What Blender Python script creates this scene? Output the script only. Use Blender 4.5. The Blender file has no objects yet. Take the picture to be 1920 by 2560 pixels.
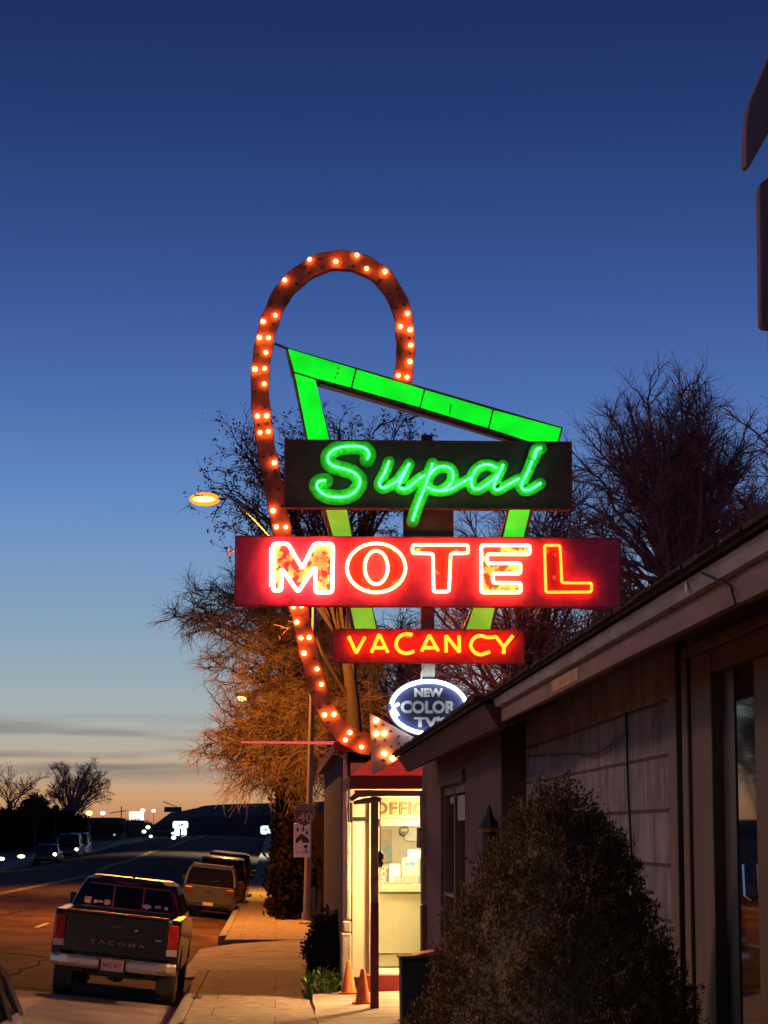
import bpy, math, random
from mathutils import Vector, Matrix
C = bpy.context.scene.collection
rad = math.radians

# ------------------------------------------------------------------ camera
F_PX = 5760.0
PITCH = math.atan(805 / F_PX)
YAW = math.atan(270 / F_PX * math.cos(PITCH))
EYE = Vector((0, 0, 2.5))
FW = Vector((math.sin(YAW) * math.cos(PITCH), math.cos(YAW) * math.cos(PITCH), math.sin(PITCH)))
RT = Vector((math.cos(YAW), -math.sin(YAW), 0))
UP = RT.cross(FW)
cam_d = bpy.data.cameras.new('camera')
cam = bpy.data.objects.new('camera', cam_d)
C.objects.link(cam)
cam_d.sensor_fit = 'HORIZONTAL'
cam_d.sensor_width = 36
cam_d.lens = F_PX / 1920 * 36
cam_d.clip_end = 9000
cam.location = EYE
cam.rotation_euler = (math.pi / 2 + PITCH, 0, -YAW)
bpy.context.scene.camera = cam


def W(px, py, Y):
    """world point seen at a photo pixel, at street distance Y"""
    d = FW + RT * ((px - 960) / F_PX) + UP * ((1280 - py) / F_PX)
    p = EYE + d * (Y / d.y)
    return (p.x, p.z)


def s2l(r, g, b):
    def f(v):
        v /= 255
        return v / 12.92 if v <= .04045 else ((v + .055) / 1.055) ** 2.4
    return (f(r), f(g), f(b), 1)


# ------------------------------------------------------------------ world: dusk sky
sc = bpy.context.scene
wd = bpy.data.worlds.new('World')
sc.world = wd
wd.use_nodes = True
N = wd.node_tree.nodes
L = wd.node_tree.links
N.clear()
tc = N.new('ShaderNodeTexCoord')
sep = N.new('ShaderNodeSeparateXYZ')
L.new(tc.outputs['Generated'], sep.inputs[0])
ramp = N.new('ShaderNodeValToRGB')
mr = N.new('ShaderNodeMapRange')
mr.inputs[1].default_value = -.02
mr.inputs[2].default_value = .58
L.new(sep.outputs['Z'], mr.inputs[0])
L.new(mr.outputs[0], ramp.inputs[0])
stops = [(-.02, (60, 38, 36)), (-.002, (120, 80, 70)), (.004, (192, 130, 97)), (.0148, (208, 158, 114)), (.0265, (198, 170, 138)),
         (.0373, (182, 174, 158)), (.0494, (168, 177, 174)), (.0667, (152, 172, 182)), (.0925, (133, 162, 189)), (.118, (118, 152, 195)),
         (.1435, (99, 138, 194)), (.1851, (77, 111, 175)), (.2258, (60, 90, 155)), (.2654, (47, 74, 132)), (.3035, (37, 60, 114)), (.34, (31, 50, 102)), (.58, (17, 27, 66))]
el = ramp.color_ramp.elements
while len(el) > 1:
    el.remove(el[-1])
for i, (e, c) in enumerate(stops):
    t = (e + .02) / .6
    x = el[0] if i == 0 else el.new(t)
    x.position = t
    x.color = s2l(*c)
ramp.color_ramp.interpolation = 'LINEAR'
# thin streaks of cloud low over the sunset
mp = N.new('ShaderNodeMapping')
mp.inputs['Scale'].default_value = (5.5, 3.0, 95)
mp.inputs['Rotation'].default_value = (0, rad(-.6), 0)
L.new(tc.outputs['Generated'], mp.inputs[0])
no = N.new('ShaderNodeTexNoise')
no.inputs['Scale'].default_value = 1.15
no.inputs['Detail'].default_value = 3.5
L.new(mp.outputs[0], no.inputs[0])
r2 = N.new('ShaderNodeValToRGB')
r2.color_ramp.elements[0].position = .44
r2.color_ramp.elements[1].position = .60
L.new(no.outputs[0], r2.inputs[0])
band = N.new('ShaderNodeValToRGB')
be = band.color_ramp.elements
be[0].position = .02 / .1
be[0].color = (0, 0, 0, 1)
be[1].position = .052 / .1
be[1].color = (0, 0, 0, 1)
for p_, v_ in ((.029, 1), (.042, 1)):
    q = be.new(p_ / .1)
    q.color = (v_, v_, v_, 1)
m10 = N.new('ShaderNodeMath')
m10.operation = 'MULTIPLY'
m10.inputs[1].default_value = 10
L.new(sep.outputs['Z'], m10.inputs[0])
L.new(m10.outputs[0], band.inputs[0])
mm = N.new('ShaderNodeMath')
mm.operation = 'MULTIPLY'
L.new(r2.outputs[0], mm.inputs[0])
L.new(band.outputs[0], mm.inputs[1])
mm2 = N.new('ShaderNodeMath')
mm2.operation = 'MULTIPLY'
mm2.inputs[1].default_value = 1
L.new(mm.outputs[0], mm2.inputs[0])
mix = N.new('ShaderNodeMixRGB')
mix.inputs[2].default_value = s2l(128, 122, 122)
L.new(mm2.outputs[0], mix.inputs[0])
L.new(ramp.outputs[0], mix.inputs[1])
# the sky away from the sunset is dimmer
mr2 = N.new('ShaderNodeMapRange')
mr2.inputs[1].default_value = -.6
mr2.inputs[2].default_value = .85
mr2.inputs[3].default_value = .8
mr2.inputs[4].default_value = 1
L.new(sep.outputs['Y'], mr2.inputs[0])
bg = N.new('ShaderNodeBackground')
L.new(mix.outputs[0], bg.inputs[0])
L.new(mr2.outputs[0], bg.inputs[1])
wo = N.new('ShaderNodeOutputWorld')
L.new(bg.outputs[0], wo.inputs[0])
sc.view_settings.view_transform = 'Standard'
sc.view_settings.look = 'None'
sc.view_settings.exposure = 0
sc.view_settings.gamma = 1
sc.cycles.max_bounces = 6
sc.cycles.diffuse_bounces = 3
sc.cycles.glossy_bounces = 3
sc.cycles.transparent_max_bounces = 8
sc.cycles.caustics_reflective = False
sc.cycles.caustics_refractive = False
sc.cycles.sample_clamp_indirect = 4


# ------------------------------------------------------------------ materials
def mat(name, col, rough=.7, metal=0, var=.25, scale=6, bump=0, bscale=30, spec=None, coat=0, col2=None, thr=None, stretch=None):
    m = bpy.data.materials.new(name)
    m.use_nodes = True
    n, l = m.node_tree.nodes, m.node_tree.links
    b = n['Principled BSDF']
    b.inputs['Roughness'].default_value = rough
    b.inputs['Metallic'].default_value = metal
    if spec is not None:
        b.inputs['Specular IOR Level'].default_value = spec
    b.inputs['Coat Weight'].default_value = coat
    b.inputs['Coat Roughness'].default_value = .06
    t = n.new('ShaderNodeTexCoord')
    src = t.outputs['Object']
    if stretch:
        q = n.new('ShaderNodeMapping')
        q.inputs['Scale'].default_value = stretch
        l.new(src, q.inputs[0])
        src = q.outputs[0]
    x = n.new('ShaderNodeTexNoise')
    x.inputs['Scale'].default_value = scale
    x.inputs['Detail'].default_value = 5
    x.inputs['Roughness'].default_value = .62
    l.new(src, x.inputs[0])
    r = n.new('ShaderNodeValToRGB')
    if thr:
        r.color_ramp.elements[0].position, r.color_ramp.elements[1].position = thr
    else:
        r.color_ramp.elements[0].position, r.color_ramp.elements[1].position = .32, .68
    c2 = col2 or tuple(min(1, v * (1 + var)) for v in col[:3])
    c1 = tuple(v * (1 - (0 if col2 else var)) for v in col[:3])
    r.color_ramp.elements[0].color = (*c1, 1)
    r.color_ramp.elements[1].color = (*c2[:3], 1)
    l.new(x.outputs[0], r.inputs[0])
    l.new(r.outputs[0], b.inputs['Base Color'])
    if bump:
        y = n.new('ShaderNodeTexNoise')
        y.inputs['Scale'].default_value = bscale
        y.inputs['Detail'].default_value = 4
        l.new(t.outputs['Object'], y.inputs[0])
        u = n.new('ShaderNodeBump')
        u.inputs['Strength'].default_value = bump
        u.inputs['Distance'].default_value = .02
        l.new(y.outputs[0], u.inputs['Height'])
        l.new(u.outputs[0], b.inputs['Normal'])
    return m


def glow(name, col, strength, base=None):
    m = bpy.data.materials.new(name)
    m.use_nodes = True
    b = m.node_tree.nodes['Principled BSDF']
    b.inputs['Base Color'].default_value = (*(base or col)[:3], 1)
    b.inputs['Roughness'].default_value = .4
    b.inputs['Emission Color'].default_value = (*col[:3], 1)
    b.inputs['Emission Strength'].default_value = strength
    return m


def glass_mat(name, col=(.01, .012, .016), rough=.03, spec=.5):
    m = bpy.data.materials.new(name)
    m.use_nodes = True
    b = m.node_tree.nodes['Principled BSDF']
    b.inputs['Base Color'].default_value = (*col, 1)
    b.inputs['Roughness'].default_value = rough
    b.inputs['Specular IOR Level'].default_value = spec
    return m


def brick_mat(name, c1, c2, mortar, bw, rh, axis, rough=.85, msize=.012, warp=0):
    """axis 'yz' for walls seen along x, 'xz' for walls facing the camera, 'xy' for ground"""
    m = bpy.data.materials.new(name)
    m.use_nodes = True
    n, l = m.node_tree.nodes, m.node_tree.links
    b = n['Principled BSDF']
    b.inputs['Roughness'].default_value = rough
    t = n.new('ShaderNodeTexCoord')
    s = n.new('ShaderNodeSeparateXYZ')
    l.new(t.outputs['Object'], s.inputs[0])
    k = n.new('ShaderNodeCombineXYZ')
    l.new(s.outputs[axis[0].upper()], k.inputs[0])
    l.new(s.outputs[axis[1].upper()], k.inputs[1])
    br = n.new('ShaderNodeTexBrick')
    br.inputs['Scale'].default_value = 1
    br.inputs['Brick Width'].default_value = bw
    br.inputs['Row Height'].default_value = rh
    br.inputs['Mortar Size'].default_value = msize
    br.inputs['Mortar Smooth'].default_value = .3
    br.inputs['Color1'].default_value = (*c1, 1)
    br.inputs['Color2'].default_value = (*c2, 1)
    br.inputs['Mortar'].default_value = (*mortar, 1)
    l.new(k.outputs[0], br.inputs[0])
    x = n.new('ShaderNodeTexNoise')
    x.inputs['Scale'].default_value = 5
    x.inputs['Detail'].default_value = 7
    l.new(t.outputs['Object'], x.inputs[0])
    r = n.new('ShaderNodeMapRange')
    r.inputs[1].default_value, r.inputs[2].default_value, r.inputs[3].default_value, r.inputs[4].default_value = .3, .7, .6, 1.35
    l.new(x.outputs[0], r.inputs[0])
    mx = n.new('ShaderNodeVectorMath')
    mx.operation = 'SCALE'
    l.new(br.outputs[0], mx.inputs[0])
    l.new(r.outputs[0], mx.inputs['Scale'])
    l.new(mx.outputs[0], b.inputs['Base Color'])
    u = n.new('ShaderNodeBump')
    u.inputs['Strength'].default_value = .6
    u.inputs['Distance'].default_value = .012
    inv = n.new('ShaderNodeMath')
    inv.operation = 'SUBTRACT'
    inv.inputs[0].default_value = 1
    l.new(br.outputs['Fac'], inv.inputs[1])
    ad = n.new('ShaderNodeMath')
    ad.operation = 'MULTIPLY_ADD'
    ad.inputs[1].default_value = .5
    l.new(x.outputs[0], ad.inputs[0])
    l.new(inv.outputs[0], ad.inputs[2])
    l.new(ad.outputs[0], u.inputs['Height'])
    l.new(u.outputs[0], b.inputs['Normal'])
    return m


# ------------------------------------------------------------------ mesh helpers
class MB:
    def __init__(s):
        s.v, s.f, s.m = [], [], []
        s.mi = 0

    def add(s, vs, fs):
        o = len(s.v)
        s.v += [tuple(p) for p in vs]
        s.f += [tuple(i + o for i in f) for f in fs]
        s.m += [s.mi] * len(fs)
        return s

    def box(s, x0, x1, y0, y1, z0, z1):
        s.add([(x0, y0, z0), (x1, y0, z0), (x1, y1, z0), (x0, y1, z0), (x0, y0, z1), (x1, y0, z1), (x1, y1, z1), (x0, y1, z1)],
              [(0, 3, 2, 1), (4, 5, 6, 7), (0, 1, 5, 4), (1, 2, 6, 5), (2, 3, 7, 6), (3, 0, 4, 7)])
        return s

    def prism(s, poly, a0, a1, ax='y'):
        """poly in the plane across axis ax, extruded a0..a1"""
        n = len(poly)

        def P(p, a):
            return {'y': (p[0], a, p[1]), 'x': (a, p[0], p[1]), 'z': (p[0], p[1], a)}[ax]
        s.add([P(p, a0) for p in poly] + [P(p, a1) for p in poly],
              [tuple(range(n)), tuple(range(2 * n - 1, n - 1, -1))] + [(i, i + n, (i + 1) % n + n, (i + 1) % n) for i in range(n)])
        return s

    def tube(s, pts, r, n=8, closed=False, cap=True):
        pts = [Vector(p) for p in pts]
        k = len(pts)
        rs = r if isinstance(r, (list, tuple)) else [r] * k
        vs, fs = [], []
        nrm = None
        for i, p in enumerate(pts):
            if closed:
                t = (pts[(i + 1) % k] - pts[i - 1])
            else:
                t = (pts[min(i + 1, k - 1)] - pts[max(i - 1, 0)])
            if t.length < 1e-9:
                t = Vector((0, 0, 1))
            t.normalize()
            if nrm is None:
                nrm = t.orthogonal().normalized()
            else:
                nrm = nrm - t * nrm.dot(t)
                if nrm.length < 1e-6:
                    nrm = t.orthogonal()
                nrm.normalize()
            b = t.cross(nrm)
            for j in range(n):
                a = 2 * math.pi * j / n
                vs.append(p + (nrm * math.cos(a) + b * math.sin(a)) * rs[i])
        for i in range(k if closed else k - 1):
            for j in range(n):
                a, b2 = i * n + j, i * n + (j + 1) % n
                c, d = ((i + 1) % k) * n + (j + 1) % n, ((i + 1) % k) * n + j
                fs.append((a, b2, c, d))
        if cap and not closed:
            fs.append(tuple(range(n - 1, -1, -1)))
            fs.append(tuple(range((k - 1) * n, k * n)))
        s.add(vs, fs)
        return s

    def ball(s, c, r, seg=10, rings=6, sc=(1, 1, 1)):
        vs, fs = [], []
        for i in range(rings + 1):
            th = math.pi * i / rings
            for j in range(seg):
                ph = 2 * math.pi * j / seg
                vs.append((c[0] + r * sc[0] * math.sin(th) * math.cos(ph), c[1] + r * sc[1] * math.sin(th) * math.sin(ph), c[2] + r * sc[2] * math.cos(th)))
        for i in range(rings):
            for j in range(seg):
                fs.append((i * seg + j, (i + 1) * seg + j, (i + 1) * seg + (j + 1) % seg, i * seg + (j + 1) % seg))
        s.add(vs, fs)
        return s

    def lathe(s, prof, c=(0, 0, 0), n=20, ax='z', cap=True):
        vs, fs = [], []
        for (r, h) in prof:
            for j in range(n):
                a = 2 * math.pi * j / n
                if ax == 'z':
                    vs.append((c[0] + r * math.cos(a), c[1] + r * math.sin(a), c[2] + h))
                elif ax == 'x':
                    vs.append((c[0] + h, c[1] + r * math.cos(a), c[2] + r * math.sin(a)))
                else:
                    vs.append((c[0] + r * math.cos(a), c[1] + h, c[2] + r * math.sin(a)))
        k = len(prof)
        for i in range(k - 1):
            for j in range(n):
                fs.append((i * n + j, i * n + (j + 1) % n, (i + 1) * n + (j + 1) % n, (i + 1) * n + j))
        if cap:
            fs.append(tuple(range(n - 1, -1, -1)))
            fs.append(tuple(range((k - 1) * n, k * n)))
        s.add(vs, fs)
        return s

    def loft(s, rings, cap=True):
        n = len(rings[0])
        vs = [p for r in rings for p in r]
        fs = []
        for i in range(len(rings) - 1):
            for j in range(n):
                fs.append((i * n + j, i * n + (j + 1) % n, (i + 1) * n + (j + 1) % n, (i + 1) * n + j))
        if cap:
            fs.append(tuple(range(n - 1, -1, -1)))
            fs.append(tuple(range((len(rings) - 1) * n, len(rings) * n)))
        s.add(vs, fs)
        return s

    def ribbon(s, pts, w, y, th):
        """a flat painted stroke in the xz plane, thickness th towards the camera"""
        k = len(pts)
        Lh, Rh = [], []
        for i in range(k):
            a, b = pts[max(i - 1, 0)], pts[min(i + 1, k - 1)]
            dx, dz = b[0] - a[0], b[1] - a[1]
            q = math.hypot(dx, dz) or 1
            nx, nz = -dz / q * w / 2, dx / q * w / 2
            Lh.append((pts[i][0] + nx, pts[i][1] + nz))
            Rh.append((pts[i][0] - nx, pts[i][1] - nz))
        vs = [(p[0], y, p[1]) for p in Lh] + [(p[0], y, p[1]) for p in Rh] + [(p[0], y - th, p[1]) for p in Lh] + [(p[0], y - th, p[1]) for p in Rh]
        fs = []
        for i in range(k - 1):
            fs += [(2 * k + i, 2 * k + i + 1, 3 * k + i + 1, 3 * k + i), (i, i + 1, 2 * k + i + 1, 2 * k + i), (k + i, 3 * k + i, 3 * k + i + 1, k + i + 1)]
        fs += [(0, 2 * k, 3 * k, k), (k - 1, 2 * k - 1, 4 * k - 1, 3 * k - 1)]
        s.add(vs, fs)
        return s

    def build(s, name, m, parent=None, world=False, label=None, smooth=False, bevel=0):
        me = bpy.data.meshes.new(name)
        vs = s.v
        if world and parent is not None:
            o = parent.location
            pp = parent.parent
            o = Vector(o)
            while pp is not None:
                o = o + Vector(pp.location)
                pp = pp.parent
            vs = [(a - o.x, b - o.y, c - o.z) for a, b, c in vs]
        me.from_pydata(vs, [], s.f)
        ms = m if isinstance(m, (list, tuple)) else [m]
        for q in ms:
            me.materials.append(q)
        if len(ms) > 1:
            me.polygons.foreach_set('material_index', s.m)
        if smooth:
            me.polygons.foreach_set('use_smooth', [True] * len(me.polygons))
        me.validate()
        me.update()
        ob = bpy.data.objects.new(name, me)
        C.objects.link(ob)
        if parent is not None:
            ob.parent = parent
        if label:
            ob['label'] = label
        if bevel:
            md = ob.modifiers.new('bevel', 'BEVEL')
            md.width = bevel
            md.segments = 2
            md.limit_method = 'ANGLE'
            md.angle_limit = rad(35)
        return ob


def thing(name, label, cat, loc=(0, 0, 0), rot=(0, 0, 0), group=None):
    o = bpy.data.objects.new(name, None)
    C.objects.link(o)
    o.location = loc
    o.rotation_euler = rot
    o.empty_display_size = .2
    o['label'], o['category'] = label, cat
    if group:
        o['group'] = group
    return o


def tag(o, label, cat, group=None):
    o['label'], o['category'] = label, cat
    if group:
        o['group'] = group
    return o


def struct(o):
    o['kind'] = 'structure'
    return o


def copy_tree(o, parent=None):
    c = o.copy()
    C.objects.link(c)
    if parent is not None:
        c.parent = parent
    for ch in list(o.children):
        copy_tree(ch, c)
    return c


def text_mb(mb, txt, size, cx, cz, y, depth=.004, bold=0, outline=0, sx=1, spacing=1, width=None, height=None):
    """flat lettering in the xz plane facing the camera, centred at cx, cz"""
    cu = bpy.data.curves.new('t', 'FONT')
    cu.body = txt
    cu.size = size
    cu.align_x = 'CENTER'
    cu.align_y = 'CENTER'
    cu.space_character = spacing
    cu.resolution_u = 3
    if outline:
        cu.fill_mode = 'NONE'
        cu.bevel_depth = outline
        cu.bevel_resolution = 1
    else:
        cu.extrude = depth / 2
        cu.offset = bold
    ob = bpy.data.objects.new('t', cu)
    C.objects.link(ob)
    bpy.context.view_layer.update()
    dg = bpy.context.evaluated_depsgraph_get()
    me = bpy.data.meshes.new_from_object(ob.evaluated_get(dg))
    xs = [v.co.x for v in me.vertices]
    zs = [v.co.y for v in me.vertices]
    ox, oz = (min(xs) + max(xs)) / 2, (min(zs) + max(zs)) / 2
    if width:
        sx = width / (max(xs) - min(xs))
    sy = height / (max(zs) - min(zs)) if height else 1
    mb.add([(cx + (v.co.x - ox) * sx, y - v.co.z, cz + (v.co.y - oz) * sy) for v in me.vertices], [tuple(p.vertices) for p in me.polygons])
    bpy.data.objects.remove(ob)
    bpy.data.curves.remove(cu)
    bpy.data.meshes.remove(me)
    return mb


def interp(tab, y):
    if y <= tab[0][0]:
        return tab[0][1]
    for (a, b), (c, d) in zip(tab, tab[1:]):
        if y <= c:
            t = (y - a) / (c - a)
            t = t * t * (3 - 2 * t)
            return b + (d - b) * t
    return tab[-1][1]


ZR = [(0, .1), (33, .02), (56, -.1), (75, -.2), (127, -.25), (150, .08), (207, .6), (280, 1.3), (350, 1.8), (600, .6), (1200, -1)]
ZS = [(0, .27), (30, .2), (62, .15), (110, .1), (150, .3), (207, .9), (280, 1.7), (350, 2.1), (600, .8), (1200, -.5)]
KX = -1.13            # kerb line
GX = -1.33            # gutter
RC, RH = -9.5, 8.17   # road crown and half width


def road_z(x, y):
    return interp(ZR, y) + .5 * (1 - min(1, abs((x - RC) / RH)) ** 2)


def walk_z(y):
    return interp(ZS, y)


# ------------------------------------------------------------------ ground, road, pavement
M_dirt = mat('dirt', (.08, .045, .03), .95, var=.4, scale=1.2, bump=.5, bscale=8)
M_asph = mat('asphalt', (.115, .057, .034), .92, spec=.12, var=.5, scale=.9, bump=.5, bscale=45, stretch=(1, .35, 1))
M_conc = brick_mat('concrete_slabs', (.31, .24, .165), (.34, .265, .185), (.19, .145, .10), 1.62, 1.5, 'xy', .9, .012)
M_kerb = mat('kerb_concrete', (.34, .29, .22), .9, var=.25, scale=5, bump=.3)
M_redk = mat('red_kerb_paint', (.3, .03, .02), .7, var=.4, scale=9)
M_yel = mat('yellow_road_paint', (.8, .45, .07), .7, var=.3, scale=6)
M_wht = mat('white_road_paint', (.42, .4, .36), .7, var=.3, scale=6)

ys = [-80, -40, -20, 0, 6, 12, 18, 24, 28, 31, 34, 37, 40, 44, 48, 52, 56, 60, 65, 70, 78, 86, 95, 105, 115, 127, 138, 150, 162, 175, 190, 207, 225, 245, 262, 280, 300, 320, 350, 400, 450, 500, 600]
mb = MB()
xs = [RC - RH - .3 + (GX + .06 - (RC - RH - .3)) * i / 26 for i in range(27)]
mb.add([(x, y, road_z(x, y)) for y in ys for x in xs], [(j * 27 + i, j * 27 + i + 1, (j + 1) * 27 + i + 1, (j + 1) * 27 + i) for j in range(len(ys) - 1) for i in range(26)])
struct(mb.build('road', M_asph, smooth=True))

mb = MB()
gx = [-4000, -400, -80, -30, -19.6, -17.75, -17.3, -12, -6, GX + .02, KX + .05, .6, 1.0, 3, 12, 60, 400, 4000]
gy = [-300] + ys + [800, 1200, 2500, 5000, 8000]


def gz(x, y):
    if -17.5 < x < KX - .1:
        return min(road_z(x, y), interp(ZR, y)) - .2
    if KX - .1 <= x < .7:
        return walk_z(y) - .35
    return walk_z(y) - (.06 if -30 < x < 12 else .25) - (0 if y < 1200 else 6)


mb.add([(x, y, gz(x, y)) for y in gy for x in gx], [(j * len(gx) + i, j * len(gx) + i + 1, (j + 1) * len(gx) + i + 1, (j + 1) * len(gx) + i) for j in range(len(gy) - 1) for i in range(len(gx) - 1)])
struct(mb.build('ground', M_dirt))


def slab(x0, x1, y0, y1, m, name, top=0, depth=.4, step=2.0, flare=None):
    b = MB()
    k = max(2, int((y1 - y0) / step) + 1)
    rings = []
    for i in range(k):
        y = y0 + (y1 - y0) * i / (k - 1)
        z = walk_z(y) + top
        a = x0 + (flare(y) if flare else 0)
        rings.append([(a, y, z), (x1, y, z), (x1, y, z - depth), (a, y, z - depth)])
    b.loft(rings)
    return struct(b.build(name, m))


slab(KX, .52, -20, 40.5, M_conc, 'sidewalk')
slab(KX, .95, 52.5, 420, M_conc, 'sidewalk', step=6)
for (a, b_) in ((-20, 40.5), (54.5, 420)):
    k = MB()
    n = max(2, int((b_ - a) / 2.5))
    rings = []
    for i in range(n + 1):
        y = a + (b_ - a) * i / n
        z = walk_z(y) + .004
        rings.append([(KX - .19, y, z - .02), (KX - .16, y, z), (KX - .012, y, z), (KX - .012, y, z - .3), (GX + .0, y, z - .75), (GX + .0, y, z - .12)])
    k.loft(rings)
    ob = k.build('kerb', M_kerb)
    struct(ob)
# red paint on the kerb face beside the parked pickup
k = MB()
rings = []
for i in range(16):
    y = 20 + 16.6 * i / 15
    z = walk_z(y)
    rings.append([(GX - .006, y, z - .1), (KX - .195, y, z - .018), (KX - .165, y, z + .007), (KX - .165, y, z - .2), (GX - .006, y, z - .4)])
k.loft(rings)
struct(k.build('kerb_paint', M_redk))
# driveway across the pavement
d = MB()
rings = []
for (y, w) in ((40.5, 0), (42, .3), (46, .35), (51.3, .3), (52.5, 0)):
    z = walk_z(y) - .012 - w * .12
    zr_ = road_z(GX - .3, y) + .01
    rings.append([(GX - .35, y, zr_), (KX + .2, y, (z * .6 + zr_ * .4)), (.3, y, z), (1.3, y, walk_z(y) - .01), (1.3, y, z - .5), (GX - .35, y, z - .8)])
d.loft(rings)
struct(d.build('driveway', mat('driveway_concrete', (.29, .235, .17), .85, var=.4, scale=1.6, bump=.4, bscale=14), smooth=False))
# motel forecourt, rising gently from the pavement to the office step
f = MB()
rows = []
M_fore = mat('forecourt_concrete', (.36, .3, .22), .9, var=.3, scale=1.4, bump=.6, bscale=9, stretch=(.5, 2.2, 1))
fy = [26.6, 27.2, 28, 29, 30, 31, 32, 33, 34, 36, 40.5]


def fore_z(x, y):
    return walk_z(y) + .0 + max(0, x - .55) * .03 + max(0, y - 29.5) * .02


fx = [.522, .8, 1.2, 1.7, 2.4, 3.4, 5]
f.add([(x + (.012 * math.sin(y * 3.1) if x < .6 else 0), y, fore_z(x, y)) for y in fy for x in fx],
      [(j * 7 + i, j * 7 + i + 1, (j + 1) * 7 + i + 1, (j + 1) * 7 + i) for j in range(len(fy) - 1) for i in range(6)])
struct(f.build('forecourt', M_fore))
f = MB()
M_lot = mat('parking_asphalt', (.13, .09, .07), .9, var=.4, scale=3, bump=.7, bscale=22)
fy2 = [-20, 0, 10, 20, 24, 26.55]
f.add([(x, y, walk_z(y) - .012 + max(0, x - .55) * .03 + .015 * math.sin(x * 5 + y)) for y in fy2 for x in fx],
      [(j * 7 + i, j * 7 + i + 1, (j + 1) * 7 + i + 1, (j + 1) * 7 + i) for j in range(len(fy2) - 1) for i in range(6)])
struct(f.build('parking_area', M_lot))
# forecourt slab joints and a crack line of weeds
# road markings
def marking(name, x0, x1, y0, y1, m):
    b = MB()
    n = max(2, int((y1 - y0) / 4) + 1)
    vs = []
    for i in range(n):
        y = y0 + (y1 - y0) * i / (n - 1)
        vs += [(x0, y, road_z(x0, y) + .004 + y * .00006), (x1, y, road_z(x1, y) + .004 + y * .00006)]
    b.add(vs, [(2 * i, 2 * i + 1, 2 * i + 3, 2 * i + 2) for i in range(n - 1)])
    return struct(b.build(name, m))


marking('centre_line', -10.5, -10.36, 20, 420, M_yel)
marking('centre_line', -10.22, -10.08, 20, 420, M_yel)
for y in (20, 32, 44, 56, 68, 80, 92, 104, 116, 128):
    marking('lane_dash', -5.75, -5.63, y, y + 3, M_wht)
b = MB()
n = 60
rings = []
for i in range(n):
    y = -40 + 500 * i / (n - 1)
    z = walk_z(y) + .0
    rings.append([(-19.6, y, z), (-17.55, y, z), (-17.5, y, z - .6), (-19.6, y, z - .6)])
b.loft(rings)
struct(b.build('sidewalk', M_conc))

b = MB()
n = 12
vs = []
for i in range(n):
    x = -7.2 + (GX - .02 + 7.2) * i / (n - 1)
    for y in (14, 20, 26, 30, 33.9):
        vs.append((x, y, road_z(x, y) + .012))
b.add(vs, [(i * 5 + j, (i + 1) * 5 + j, (i + 1) * 5 + j + 1, i * 5 + j + 1) for i in range(n - 1) for j in range(4)])
struct(b.build('lit_road_patch', mat('lit_road_colour', (.34, .24, .18), .9, var=.3, scale=1.3, bump=.4, bscale=16)))  # paler slab stands in for the pool of light behind the pickup

# sealed cracks and patches in the road
rgc = random.Random(8)
M_tar = mat('crack_sealant', (.02, .014, .011), .97, spec=.05)
for (x0, y0, x1, y1) in ((-4.2, 36, -3.6, 60), (-9.6, 34, -8.8, 58), (-1.9, 42, -6.5, 44.5), (-2.2, 55, -9.8, 58), (-7.4, 60, -6.9, 88), (-1.6, 34.6, -7.1, 34.9)):
    b = MB()
    n = 26
    vs = []
    for i in range(n):
        t = i / (n - 1)
        x, y = x0 + (x1 - x0) * t + rgc.gauss(0, .07), y0 + (y1 - y0) * t + rgc.gauss(0, .07)
        q = rgc.uniform(.012, .035)
        if abs(x1 - x0) > abs(y1 - y0):
            a, c = (x, y - q * 2), (x, y + q * 2)
        else:
            a, c = (x - q, y), (x + q, y)
        vs += [(a[0], a[1], road_z(*a) + .006), (c[0], c[1], road_z(*c) + .006)]
    b.add(vs, [(2 * i, 2 * i + 1, 2 * i + 3, 2 * i + 2) for i in range(n - 1)])
    struct(b.build('road_crack', M_tar))
# hills on the horizon
M_hill = mat('hill_scrub', (.05, .016, .012), 1, var=.3, scale=.01)


def ridge(pts, Y, depth, name='hill'):
    b = MB()
    rows = []
    fine = []
    for (a, c) in zip(pts, pts[1:]):
        kk = 8
        for i in range(kk):
            t = i / kk
            fine.append((a[0] + (c[0] - a[0]) * t, a[1] + (c[1] - a[1]) * t + random.uniform(-.8, .8)))
    fine.append(pts[-1])
    r0, r1, r2_, r3 = [], [], [], []
    for (px, py) in fine:
        X, Z = W(px, py, Y)
        r0.append((X * .97, Y - depth, -12))
        r1.append((X * .99, Y - depth * .5, Z * .6))
        r2_.append((X, Y, Z))
        r3.append((X, Y + depth, -12))
    k = len(fine)
    vs = r0 + r1 + r2_ + r3
    b.add(vs, [(j * k + i, j * k + i + 1, (j + 1) * k + i + 1, (j + 1) * k + i) for j in range(3) for i in range(k - 1)])
    return struct(b.build(name, M_hill))


random.seed(3)
ridge([(340, 2090), (372, 2075), (395, 2056), (425, 2032), (470, 2024), (520, 2013), (600, 2009), (700, 2006), (900, 2001), (1400, 1996), (2600, 2010), (3400, 2060)], 1700, 300)
ridge([(-1800, 2050), (-900, 2040), (-300, 2052), (100, 2056), (330, 2063), (430, 2068), (520, 2072)], 2600, 400)

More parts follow.
